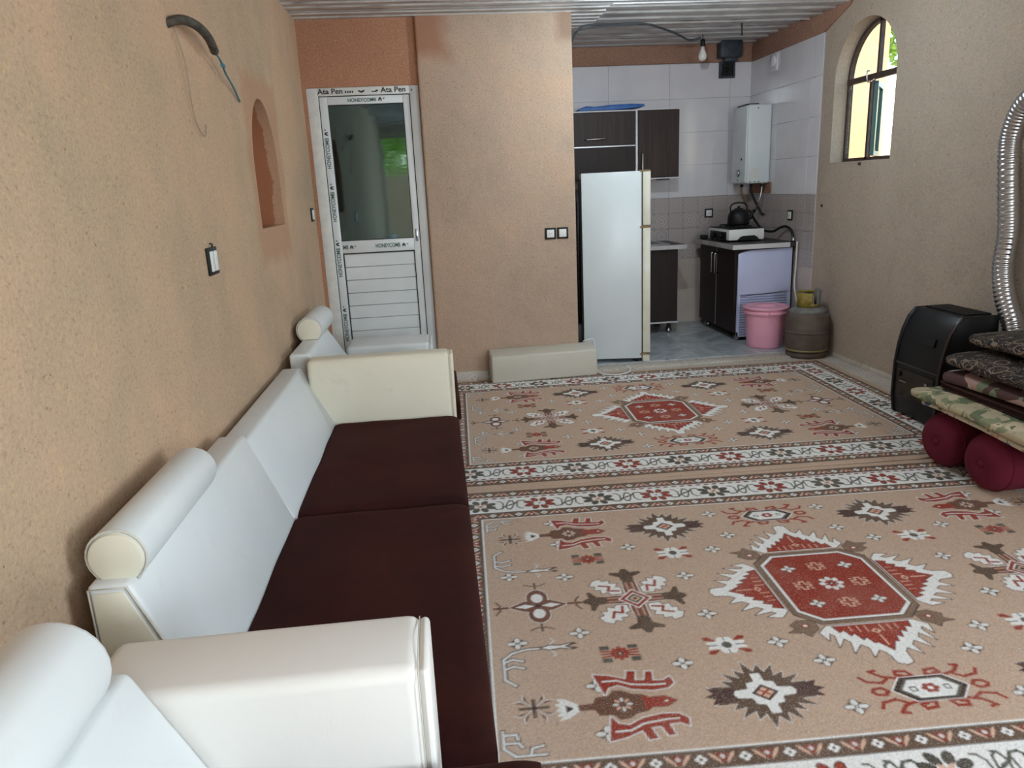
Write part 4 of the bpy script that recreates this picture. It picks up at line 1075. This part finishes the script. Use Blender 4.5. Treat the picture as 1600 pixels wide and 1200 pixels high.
# gas hose and pipework
o = MB().tube(smoothpath([(2.99, 7.10, .97), (3.03, 7.13, 1.10), (3.02, 7.0, 1.14), (3.02, 6.85, 1.05), (3.04, 6.72, .975), (3.08, 6.60, .965), (3.11, 6.50, 1.005), (3.13, 6.42, 1.01), (3.142, 6.36, .975), (3.145, 6.33, .91)]), .011, 8).build('gas_hose', M_black)
tag(o, 'black gas hose curving from the hob along the side wall', 'hose')
MB().lathe([(.016, .885), (.018, .90), (.012, .93)], (3.145, 6.33, 0), 12).build('hose_clip', M_steel, o)
o = MB().tube(smoothpath([(3.150, 6.262, .89), (3.150, 6.262, .70), (3.135, 6.24, .50), (3.12, 6.12, .35), (3.08, 5.90, .33), (3.03, 5.76, .42)]), .009, 8).build('gas_hose', plain('white_hose', (206, 200, 196), .5))
tag(o, 'white hose hanging from the counter down to the gas cylinder', 'hose')
# water heater on the side wall
wh = thing('water_heater', 'white wall-hung gas water heater in the kitchen corner', 'water heater', (3.05, 7.07, 1.39))
B(2.940, XR-.014, 6.90, 7.24, 1.395, 2.10).build('casing', M_fridge, wh, bevel=.018, seg=3)
fp = B(2.926, 2.942, 6.91, 7.23, 1.405, 2.09).build('front_cover', M_fridge, wh, bevel=.006)
MB().lathe([(.030, -.016), (.034, 0)], (2.926, 7.06, 1.495), 20, 'x').build('knob', M_steel, fp)
MB().lathe([(.010, -.004), (.012, 0)], (2.926, 7.0, 1.62), 12, 'x').build('sight_hole', M_black, fp); MB().lathe([(.008, -.003), (.008, 0)], (2.926, 7.08, 1.43), 12, 'x').build('sight_hole', M_black, fp)
B(2.965, 3.055, 6.8985, 6.9005, 1.42, 1.53).build('sticker', M_film, wh)
for x in (2.975, 3.02, 3.06): MB().lathe([(.006, 6.8975), (.006, 6.9005)], (x, 0, 1.412), 8, 'y').build('screw', M_gasket, wh)
MB().lathe([(.006, 6.8975), (.006, 6.9005)], (3.03, 0, 2.065), 8, 'y').build('screw', M_gasket, wh)
B(2.955, 3.06, 6.96, 7.2, 2.099, 2.112).build('flue_collar', M_blackmatt, wh)
for nm, pts, r, m in (('cold_pipe', [(3.00, 7.15, 1.40), (3.00, 7.15, 1.32), (3.06, 7.20, 1.22), (3.13, 7.24, 1.12)], .010, M_rust), ('hot_pipe', [(3.04, 7.02, 1.40), (3.04, 7.02, 1.33), (3.08, 7.02, 1.24), (3.14, 7.0, 1.12), (3.16, 6.98, 1.10)], .011, M_blackmatt), ('gas_pipe', [(3.11, 6.94, 1.40), (3.11, 6.94, 1.34), (3.09, 6.95, 1.22), (3.07, 7.0, 1.12)], .009, M_steel)):
    pp = MB().tube(smoothpath(pts), r, 8).build(nm, m, wh)
    MB().lathe([(.016, pts[0][2]-.035), (.016, pts[0][2]-.012)], (pts[0][0], pts[0][1], 0), 8).build('nut', M_blackmatt, pp)
# exhaust fan, flue cap, bulb, cables
e = thing('exhaust_fan', 'sooty square exhaust fan at the top of the tiled wall', 'fan', (2.92, YK-.02, 2.39))
fx, fz = 2.915, 2.468; M_soot = plain('sooty_metal', (40, 46, 54), .6, col2=(66, 72, 80), vs=12)
for a in ((fx-.075, fx+.075, fz-.075, fz-.060), (fx-.075, fx+.075, fz+.060, fz+.075), (fx-.075, fx-.060, fz-.06, fz+.06), (fx+.060, fx+.075, fz-.06, fz+.06)):
    B(a[0], a[1], YK-.045, YK-.008, a[2], a[3]).build('frame_bar', M_soot, e)
B(fx-.06, fx+.06, YK-.012, YK-.008, fz-.06, fz+.06).build('backing', M_blackmatt, e)
MB().lathe([(0, YK-.04), (.018, YK-.038), (.018, YK-.015)], (fx, 0, fz), 14, 'y').build('hub', M_black, e)
for q in range(5):
    a = q*2*PI/5; u = (math.cos(a), math.sin(a)); w_ = (-u[1], u[0])
    MB().prism([(fx+u[0]*.016+w_[0]*.008, fz+u[1]*.016+w_[1]*.008), (fx+u[0]*.055+w_[0]*.022, fz+u[1]*.055+w_[1]*.022), (fx+u[0]*.055-w_[0]*.014, fz+u[1]*.055-w_[1]*.014), (fx+u[0]*.016-w_[0]*.008, fz+u[1]*.016-w_[1]*.008)], 'y', YK-.032, YK-.026).build('blade', M_black, e)
B(2.80, 3.02, YK-.16, YK-.032, 2.56, 2.712).build('motor_box', M_soot, e, bevel=.02, seg=2)
B(2.86, 2.99, YK-.12, YK-.032, 2.53, 2.57).build('duct', M_soot, e, bevel=.01)
o = thing('vent_cover', 'white square cap with round cover high on the tiled side wall', 'vent cover', (XR-.02, 6.90, 2.40))
B(XR-.022, XR-.011, 6.835, 6.985, 2.375, 2.525).build('plate', M_tile, o, bevel=.004)
MB().lathe([(0, -.022), (.045, -.020), (.052, -.010), (.052, 0)], (XR-.022, 6.90, 2.46), 24, 'x').build('cover', M_tile, o)
lb = thing('light_bulb', 'unlit white bulb in a black holder under the kitchen ceiling', 'bulb', (2.49, 6.9, 2.70))
MB().tube([(2.49, 6.9, 2.712), (2.49, 6.9, 2.64)], .004, 6).build('cable', M_black, lb)
MB().lathe([(.016, 2.66), (.020, 2.65), (.021, 2.605), (.018, 2.600)], (2.49, 6.9, 0), 16).build('holder', M_black, lb)
MB().lathe([(.015, 2.60), (.018, 2.575), (.034, 2.54), (.037, 2.52), (.032, 2.495), (.018, 2.482), (0, 2.479)], (2.49, 6.9, 0), 20).build('bulb', plain('opal_bulb', (232, 228, 224), .3), lb)
for lab, pts, r in (('dark cable sagging under the kitchen ceiling toward the bulb', [(1.11, 5.72, 2.50), (1.20, 5.85, 2.59), (1.50, 6.1, 2.645), (1.75, 6.15, 2.652), (2.1, 6.5, 2.645), (2.35, 6.86, 2.65), (2.47, 6.9, 2.672)], .009),
                    ('short dark cable bunched against the wall corner below the ceiling', [(1.10, 5.80, 2.48), (1.16, 5.86, 2.56), (1.36, 5.98, 2.61), (1.62, 6.1, 2.64), (1.82, 6.2, 2.655)], .007)):
    o = MB().tube(smoothpath(pts), r, 6).build('cable', plain('cable_grey', (70, 74, 78), .6)); tag(o, lab, 'cable')
o = MB().tube([(2.66, 6.45, 2.70), (2.665, 6.45, 2.60)], .008, 6).build('hook', M_iron); tag(o, 'iron hook hanging from the kitchen ceiling', 'hook')
# lit lamp under the room ceiling just above the picture
lp = thing('ceiling_lamp', 'lit cool white lamp under the metal ceiling', 'lamp', (1.56, 4.62, 2.64))
MB().lathe([(.030, 2.645), (.030, 2.625), (.022, 2.60)], (1.56, 4.62, 0), 14).build('holder', M_switch, lp)
me_, nt_, b_ = new_mat('lit_opal'); b_.inputs['Emission Color'].default_value = (.80, .92, 1, 1); b_.inputs['Emission Strength'].default_value = 30
MB().lathe([(.020, 2.60), (.034, 2.575), (.034, 2.56), (.018, 2.548), (0, 2.546)], (1.56, 4.62, 0), 16).build('bulb', me_, lp)
pl = bpy.data.lights.new('lamp_glow', 'POINT'); pl.energy = 52; pl.color = (.78, .93, 1.0); pl.shadow_soft_size = .04
plo = bpy.data.objects.new('lamp_glow', pl); COL.objects.link(plo); plo.location = (1.56, 4.62, 2.49)
# bucket and gas cylinder
b = thing('bucket', 'pink plastic lidded bucket beside the gas cylinder', 'bucket', (2.80, 6.07, .02))
M_pink = plain('pink_plastic', (236, 168, 190), .42, col2=(228, 158, 182), vs=4)
MB().lathe([(0, .021), (.142, .021), (.148, .03), (.152, .06), (.178, .345), (.178, .36)], (2.80, 6.07, 0), 40).build('body', M_pink, b)
ld = MB().lathe([(.178, .352), (.194, .356), (.196, .368), (.190, .374), (.150, .380), (.145, .372), (.085, .374), (.080, .386), (.03, .388), (0, .388)], (2.80, 6.07, 0), 40).build('lid', M_pink, b)
MB().lathe([(.184, .312), (.190, .316), (.190, .338), (.184, .345)], (2.80, 6.07, 0), 40).build('rim', M_pink, b)
B(2.745, 2.845, 5.868, 5.892, .318, .340).build('clip', M_pink, b, bevel=.006)
c = thing('gas_cylinder', 'rusty brown gas cylinder with yellow collar at the kitchen threshold', 'gas cylinder', (2.992, 5.700, 0))
M_cyl = plain('rusty_paint', (78, 66, 59), .75, col2=(108, 94, 86), vs=7, bmp=.2, bs=40, lo=.3, hi=.7)
M_dust = plain('dusty_paint', (132, 132, 130), .8, col2=(108, 104, 100), vs=14)
CX, CY = 2.992, 5.70
MB().lathe([(.150, .045), (.165, .06), (.172, .09), (.174, .30), (.170, .335), (.156, .37)], (CX, CY, 0), 36).build('body', M_cyl, c)
MB().lathe([(.156, .37), (.132, .395), (.10, .41), (.05, .42), (0, .422)], (CX, CY, 0), 36).build('shoulder', M_dust, c)
MB().lathe([(.1745, .205), (.1775, .210), (.1775, .218), (.1745, .223)], (CX, CY, 0), 36).build('weld_seam', M_cyl, c)
MB().lathe([(.150, .0), (.158, .003), (.160, .040), (.152, .048)], (CX, CY, 0), 36).build('foot_ring', M_cyl, c)
MB().lathe([(.163, .058), (.172, .062), (.172, .072), (.164, .076)], (CX, CY, 0), 36).build('stripe', plain('olive_stripe', (138, 128, 84), .7), c)
col_ = MB(); 
def arcwall(mb, r, t, z0, z1, a0, a1, n=14):
    o = len(mb.v)
    for q in range(n+1):
        a = a0+(a1-a0)*q/n
        for rr in (r, r+t):
            for z in (z0, z1): mb.v.append((CX+rr*math.cos(a), CY+rr*math.sin(a), z))
    for q in range(n):
        i = o+q*4; j = i+4
        for ff in ((i, j, j+1, i+1), (i+2, i+3, j+3, j+2), (i+1, j+1, j+3, i+3), (i, i+2, j+2, j)): mb.f.append(ff); mb.sm.append(True)
    mb.f.append((o, o+1, o+3, o+2)); mb.sm.append(False); e_ = o+n*4; mb.f.append((e_, e_+2, e_+3, e_+1)); mb.sm.append(False)
M_yel = plain('yellow_paint', (158, 136, 50), .6, col2=(112, 98, 50), vs=16)
arcwall(col_, .088, .005, .405, .530, R(165), R(262)); col_.build('collar', M_yel, c)
col2_ = MB(); arcwall(col2_, .088, .005, .405, .55, R(285), R(395)); col2_.build('collar', M_dust, c)
col3_ = MB(); arcwall(col3_, .088, .005, .42, .44, R(250), R(300)); arcwall(col3_, .088, .005, .515, .535, R(30), R(160)); col3_.build('collar_band', M_yel, c)
v_ = MB().lathe([(.020, .42), (.020, .47), (.014, .475), (.014, .50)], (CX, CY, 0), 14).build('valve', M_rust, c)
MB().lathe([(.034, .50), (.036, .505), (.036, .52), (.030, .525), (0, .525)], (CX, CY, 0), 10).build('valve_wheel', M_blackmatt, v_)
MB().tube([(CX, CY, .46), (CX-.06, CY-.03, .465)], .010, 8).build('outlet', M_rust, v_)

# ------------------------------------------------------------------ switches and sockets
def plate(name, lab, cat, pos, axis, w, h, n, kind='switch', group=None):
    x, y, z = pos; t = thing(name, lab, cat, pos, 0, group)
    def bx(a0, a1, b0, b1, d0, d1):
        if axis == 'y': return B(x+a0, x+a1, y-d1, y-d0, z+b0, z+b1)
        if axis == '+x': return B(x+d0, x+d1, y+a0, y+a1, z+b0, z+b1)
        return B(x-d1, x-d0, y+a0, y+a1, z+b0, z+b1)
    bx(-w/2, w/2, -h/2, h/2, 0, .009).build('plate', M_black, t, bevel=.003)
    ww = (w-.026)/n
    for i in range(n):
        a = -w/2+.013+i*ww
        r_ = bx(a+(.007 if n > 1 else .002), a+ww-(.007 if n > 1 else .002), -h/2+.014, h/2-.014, .009, .014).build('rocker' if kind == 'switch' else 'socket_face', M_switch, t, bevel=.002)
        if kind == 'socket':
            for dz in (-.008, .008): bx(a+ww/2+dz-.002, a+ww/2+dz+.002, -.003, .003, .0142, .0148).build('pin_hole', M_ink, r_)
    return t
plate('light_switch', 'black double light switch with white rockers on the left wall above the sofa', 'switch', (XL, 2.985, 1.232), '+x', .125, .105, 2)
MB().tube(smoothpath([(XL+.002, 2.985, 1.30), (XL+.012, 2.985, 1.295), (XL+.006, 2.995, 1.284)]), .003, 6).build('wire_stub', M_black, bpy.data.objects['light_switch'])
plate('light_switch', 'small black light switch beside the white door frame', 'switch', (XL, 5.525, 1.335), '+x', .105, .095, 2)
plate('wall_socket', 'black framed socket on the end wall, farther from the refrigerator', 'socket', (.873, YB, 1.107), 'y', .086, .086, 1, 'socket')
plate('light_switch', 'black framed single switch on the end wall next to the refrigerator', 'switch', (.967, YB, 1.107), 'y', .086, .086, 1)
plate('wall_socket', 'black framed socket on the patterned tiles above the counter', 'socket', (2.772, YK-.007, 1.122), 'y', .088, .088, 1, 'socket')
plate('wall_socket', 'black framed socket on the tiled side wall near the hob hose', 'socket', (XR-.011, 6.45, 1.11), '-x', .09, .09, 1, 'socket')
# conduit stub with loose wires on the left wall
t = thing('conduit_stub', 'dark flexible conduit poking from the left wall with a loose blue wire', 'conduit', (XL, 3.2, 2.05))
cp = smoothpath([(XL-.02, 2.88, 2.05), (XL+.035, 2.92, 2.075), (XL+.06, 3.03, 2.075), (XL+.06, 3.16, 2.06), (XL+.05, 3.27, 2.03)], 14)
MB().tube(cp, .016, 10, rf=lambda i: .0155+(.0018 if i % 2 else 0)).build('conduit', plain('old_conduit', (84, 76, 64), .7, col2=(44, 40, 36), vs=30), t)
MB().tube(smoothpath([(XL+.05, 3.26, 2.03), (XL+.045, 3.36, 2.01), (XL+.035, 3.46, 1.975), (XL+.02, 3.62, 1.945), (XL+.008, 3.76, 1.90)]), .0045, 6).build('wire', plain('teal_wire', (54, 112, 122), .5), t)
MB().superell((XL+.042, 3.40, 2.0), .006, .03, .008, .8, .8, 12, 8).build('tape_joint', plain('blue_tape', (48, 118, 140), .5), t)
MB().tube(smoothpath([(XL+.012, 2.91, 2.05), (XL+.022, 2.95, 1.94), (XL+.015, 2.98, 1.82), (XL+.01, 3.03, 1.735), (XL+.014, 3.10, 1.70), (XL+.010, 3.14, 1.745)]), .0022, 6).build('wire', plain('grey_wire', (160, 140, 122), .6), t)
o = MB().lathe([(.012, -.004), (.012, .004)], (XR-.002, 5.93, 1.20), 10, 'x').build('wall_plug', M_blackmatt); tag(o, 'small dark plugged hole in the right wall beside the tiles', 'plug')

# ------------------------------------------------------------------ heater, flue and bedding
ht = thing('gas_heater', 'black gas heater with curved front standing by the right wall', 'heater', (2.9, 3.92, .01))
M_heat = plain('heater_black', (18, 19, 22), .45, spec=.35); M_heat2 = plain('heater_trim', (44, 36, 36), .22)
hp = [(2.752, .02), (2.738, .12), (2.738, .32), (2.752, .44), (2.772, .53), (2.803, .605), (2.846, .655)]
prof = hp+[(3.045, .655), (3.045, .02)]
MB().prism(prof, 'y', 3.722, 4.105).build('body', M_heat, ht, bevel=.006)
for y0, y1 in ((3.698, 3.722), (4.105, 4.128)):
    MB().prism([(x-.008, z+.004) for x, z in hp]+[(3.05, .66), (3.05, .012), (2.75, .012)], 'y', y0, y1).build('side_panel', M_heat, ht, bevel=.006)
MB().tube(smoothpath([(x-.008, 3.705, z+.004) for x, z in hp], 6), .010, 8).build('side_trim', M_heat2, ht)
fpan = MB().prism([(2.7335, .14), (2.7335, .30), (2.746, .305), (2.746, .135)], 'y', 3.75, 4.08).build('window_panel', plain('heater_glass', (14, 15, 17), .12), ht)
B(2.730, 2.7365, 3.80, 3.82, .225, .262).build('badge', M_steel, fpan); B(2.730, 2.7365, 3.99, 4.05, .222, .228).build('badge', M_steel, fpan)
MB().lathe([(.016, -.014), (.018, 0)], (2.737, 4.06, .265), 14, 'x').build('knob', M_black, ht)
MB().prism([(2.737, .328), (2.733, .328), (2.735, .338), (2.739, .338)], 'y', 3.725, 4.10).build('ridge', M_heat2, ht)
MB().prism([(2.764, .475), (2.774, .515), (2.760, .522), (2.747, .478)], 'y', 3.80, 4.02).build('recess_panel', M_black, ht)
for i in range(6):
    x = 2.885+i*.026; B(x, x+.014, 3.74, 4.09, .655, .666).build('grille_bar', M_heat, ht)
fp_ = smoothpath([(3.10, 3.62, .50), (3.095, 3.66, .62), (3.09, 3.73, .76), (3.095, 3.775, .92), (3.10, 3.775, 1.10), (3.095, 3.80, 1.30), (3.09, 3.825, 1.50), (3.085, 3.815, 1.62), (3.075, 3.75, 1.74), (3.07, 3.62, 1.82), (3.085, 3.50, 1.86), (3.12, 3.43, 1.875), (3.175, 3.40, 1.88)], 26)
fl_ = MB().tube(fp_, .056, 20, rf=lambda i: .0555+.003*math.sin(i*PI/2+.4)*(1 if i % 2 else .5))
o = fl_.build('flue_pipe', plain('aluminium_duct', (196, 198, 202), .22, 1.0)); tag(o, 'silver corrugated flue pipe rising behind the heater', 'flue pipe')
def nfn(amp, sc, seed, sag=None):
    def fn(p):
        d = mnoise.noise_vector(Vector((p.x*sc+seed, p.y*sc, p.z*sc*2)))*amp
        q = p+d
        if sag: q.z += sag(p)
        return q
    return fn
def fabric(name, cols, scale, thr, base, rough=.9):
    """printed blotches: list of (colour, threshold) over noise fields"""
    m, nt, b = new_mat(name); b.inputs['Roughness'].default_value = rough; b.inputs['Specular IOR Level'].default_value = .15
    v = objco(nt); c = rgba(base)
    for i, col in enumerate(cols):
        mp = nd(nt, 'ShaderNodeMapping'); mp.inputs['Location'].default_value = (i*3.7, i*1.9, i*2.3); nt.links.new(v, mp.inputs['Vector'])
        c = mixc(nt, mth(nt, 'GREATER_THAN', nz(nt, mp.outputs[0], scale, 2, .5, .6), thr), c, rgba(col))
    nt.links.new(c, b.inputs['Base Color']); bump(nt, b, nz(nt, v, 120, 3), .3, .004); return m
def arabesque():
    m, nt, b = new_mat('black_gold_damask'); b.inputs['Roughness'].default_value = .8
    v = objco(nt); n1 = nz(nt, v, 10, 1, .4, 2.5)
    line = mth(nt, 'LESS_THAN', mth(nt, 'ABSOLUTE', mth(nt, 'SUBTRACT', mth(nt, 'FRACT', mth(nt, 'MULTIPLY', n1, 6)), .5)), .10)
    mask = mth(nt, 'GREATER_THAN', nz(nt, v, 6, 1), .44)
    vo = nd(nt, 'ShaderNodeTexVoronoi'); vo.inputs['Scale'].default_value = 9; nt.links.new(v, vo.inputs['Vector'])
    fl2 = mth(nt, 'LESS_THAN', mth(nt, 'ABSOLUTE', mth(nt, 'SUBTRACT', vo.outputs['Distance'], .34)), .035)
    f_ = mth(nt, 'MAXIMUM', mth(nt, 'MULTIPLY', line, mask), fl2)
    base = mixc(nt, nz(nt, v, 5, 2), rgba((11, 9, 11)), rgba((36, 25, 24)))
    nt.links.new(mixc(nt, mth(nt, 'MULTIPLY', f_, .6), base, rgba((160, 138, 116))), b.inputs['Base Color']); bump(nt, b, nz(nt, v, 150, 2), .3, .003); return m
def bolster(lab, loc, rz, L, r):
    t = thing('bolster', lab, 'bolster', loc, rz, 'wine red bolsters')
    pr = [(0, .004), (r*.10, 0), (r*.45, -.012), (r*.80, .004), (r*.95, .028), (r, .07), (r*1.01, L*.5), (r, L-.07), (r*.95, L-.028), (r*.8, L-.004), (r*.4, L+.01), (0, L)]
    MB().lathe(pr, (0, 0, r), 36, 'x').build('cover', M_maroon, t, local=True)
    MB().lathe([(0, -.010), (.014, -.008), (.018, .0), (.018, .01)], (0, 0, r), 12, 'x').build('end_button', M_maroon, t, local=True)
    pp = MB(); ring = [(.052, r*.99*math.cos(2*PI*q/36), r+r*.99*math.sin(2*PI*q/36)) for q in range(37)]; pp.tube(ring, .004, 6, False); pp.build('seam', M_maroon, t, local=True)
bolster('wine red bolster at the bottom of the bedding pile, nearer the heater', (2.405, 3.235, .0115), R(3), .72, .132)
bolster('wine red bolster at the bottom of the bedding pile, nearer the viewer', (2.40, 2.915, .0115), R(3), .74, .133)
M_greenq = fabric('green_floral_quilt', [(138, 142, 112), (204, 188, 158), (112, 120, 94)], 11, .57, (184, 170, 142))
M_creamq = fabric('cream_floral_quilt', [(198, 160, 140), (92, 112, 146), (120, 120, 96)], 13, .62, (212, 202, 180))
M_rose = fabric('rose_mink_blanket', [(124, 134, 110), (226, 218, 214), (178, 146, 138)], 5.5, .60, (92, 70, 70))
M_brownb = velvet('brown_blanket', (46, 32, 30), (62, 44, 40))
M_damask = arabesque()
def pile(name, lab, cat, c, a, b_, h, mat, seed, e1=.45, e2=.18, amp=.012, sag=None, trim=None):
    t = thing(name, lab, cat, (c[0], c[1], c[2]-h))
    MB().superell(c, a, b_, h, e1, e2, 72, 24, nfn(amp, 5, seed, sag)).build('cover', mat, t)
    return t
q1 = pile('quilt', 'cream quilt with small blue flowers lying on the bolsters', 'quilt', (2.80, 2.95, .296), .40, .47, .020, M_creamq, 1, sag=lambda p: .012*math.sin(p.y*6))
q2 = pile('quilt', 'green floral quilt folded above the cream quilt in the bedding pile', 'quilt', (2.78, 2.97, .344), .415, .50, .028, M_greenq, 4, sag=lambda p: -.02*max(0, -p.x-.3)+.008*math.sin(p.y*5+1))
q3 = pile('blanket', 'dark brown folded blanket under the rose blanket', 'blanket', (2.84, 2.96, .392), .355, .45, .022, M_brownb, 9, sag=lambda p: .006*math.sin(p.y*7))
for dz in (-.010, .012):
    MB().superell((2.835, 2.96, .392+dz), .360, .452, .005, .5, .2, 64, 8, nfn(.010, 5, 9)).build('fold', M_brownb, q3)
q4 = pile('blanket', 'mauve plush blanket with pale roses folded in the bedding pile', 'blanket', (2.85, 2.96, .446), .37, .44, .034, M_rose, 14, sag=lambda p: .01*math.sin(p.y*5+2))
MB().superell((2.62, 3.19, .412), .10, .10, .008, .6, .3, 36, 10, nfn(.01, 6, 3)).build('lining', M_creamq, q4)
pile('floor_cushion', 'black damask floor cushion with gold scrolls, lower of the two', 'cushion', (2.83, 3.02, .530), .36, .36, .050, M_damask, 21, .75, .22, .008)
pile('floor_cushion', 'black damask floor cushion with gold scrolls, on top of the pile', 'cushion', (2.92, 3.02, .625), .33, .36, .048, M_damask, 27, .75, .22, .008)

# ------------------------------------------------------------------ outside
struct(B(-9, 16, -14, 22, -.25, -.14).build('ground', M_soil), 'bare earth of the yard')
struct(B(3.45, 5.55, 9.0, 9.3, -.2, 5.0).build('wall_outside', M_adobe_out), 'sunlit mud wall seen through the arched window')
struct(B(-4.0, 4.0, -6.3, -6.0, -.2, 1.9).build('wall_yard', M_adobe_out), 'low mud yard wall behind the viewer')
def tree(lab, loc, h, rad, n, seed):
    rr = random.Random(seed); t = thing('tree', lab, 'tree', loc, 0, 'garden trees')
    MB().tube(smoothpath([(0, 0, 0), (.05, .03, h*.3), (-.04, .02, h*.6), (.02, -.02, h*.85)]), .09, 10, rf=lambda i: .10-.0022*i).build('trunk', M_bark, t, local=True)
    mb = MB()
    for _ in range(n):
        d = Vector((rr.gauss(0, 1), rr.gauss(0, 1), rr.gauss(0, 1))).normalized()*rad*rr.random()**.4
        c_ = Vector((0, 0, h*.8))+Vector((d.x, d.y, d.z*.95)); u = Vector((rr.gauss(0, 1), rr.gauss(0, 1), rr.gauss(0, 1))).normalized(); w_ = u.orthogonal().normalized()*.05; u = u*.10
        mb.add([c_-u, c_+w_, c_+u, c_-w_], [(0, 1, 2, 3)])
    k_ = mb.build('foliage', M_leaf, t, local=True); k_['kind'] = 'stuff'
tree('leafy green tree in the yard seen through the arched window', (8.1, 12.0, -.14), 5.5, 1.35, 4000, 3)
tree('leafy green tree beyond the yard wall behind the viewer', (-1.2, -8.2, -.14), 4.4, 2.0, 6000, 5)
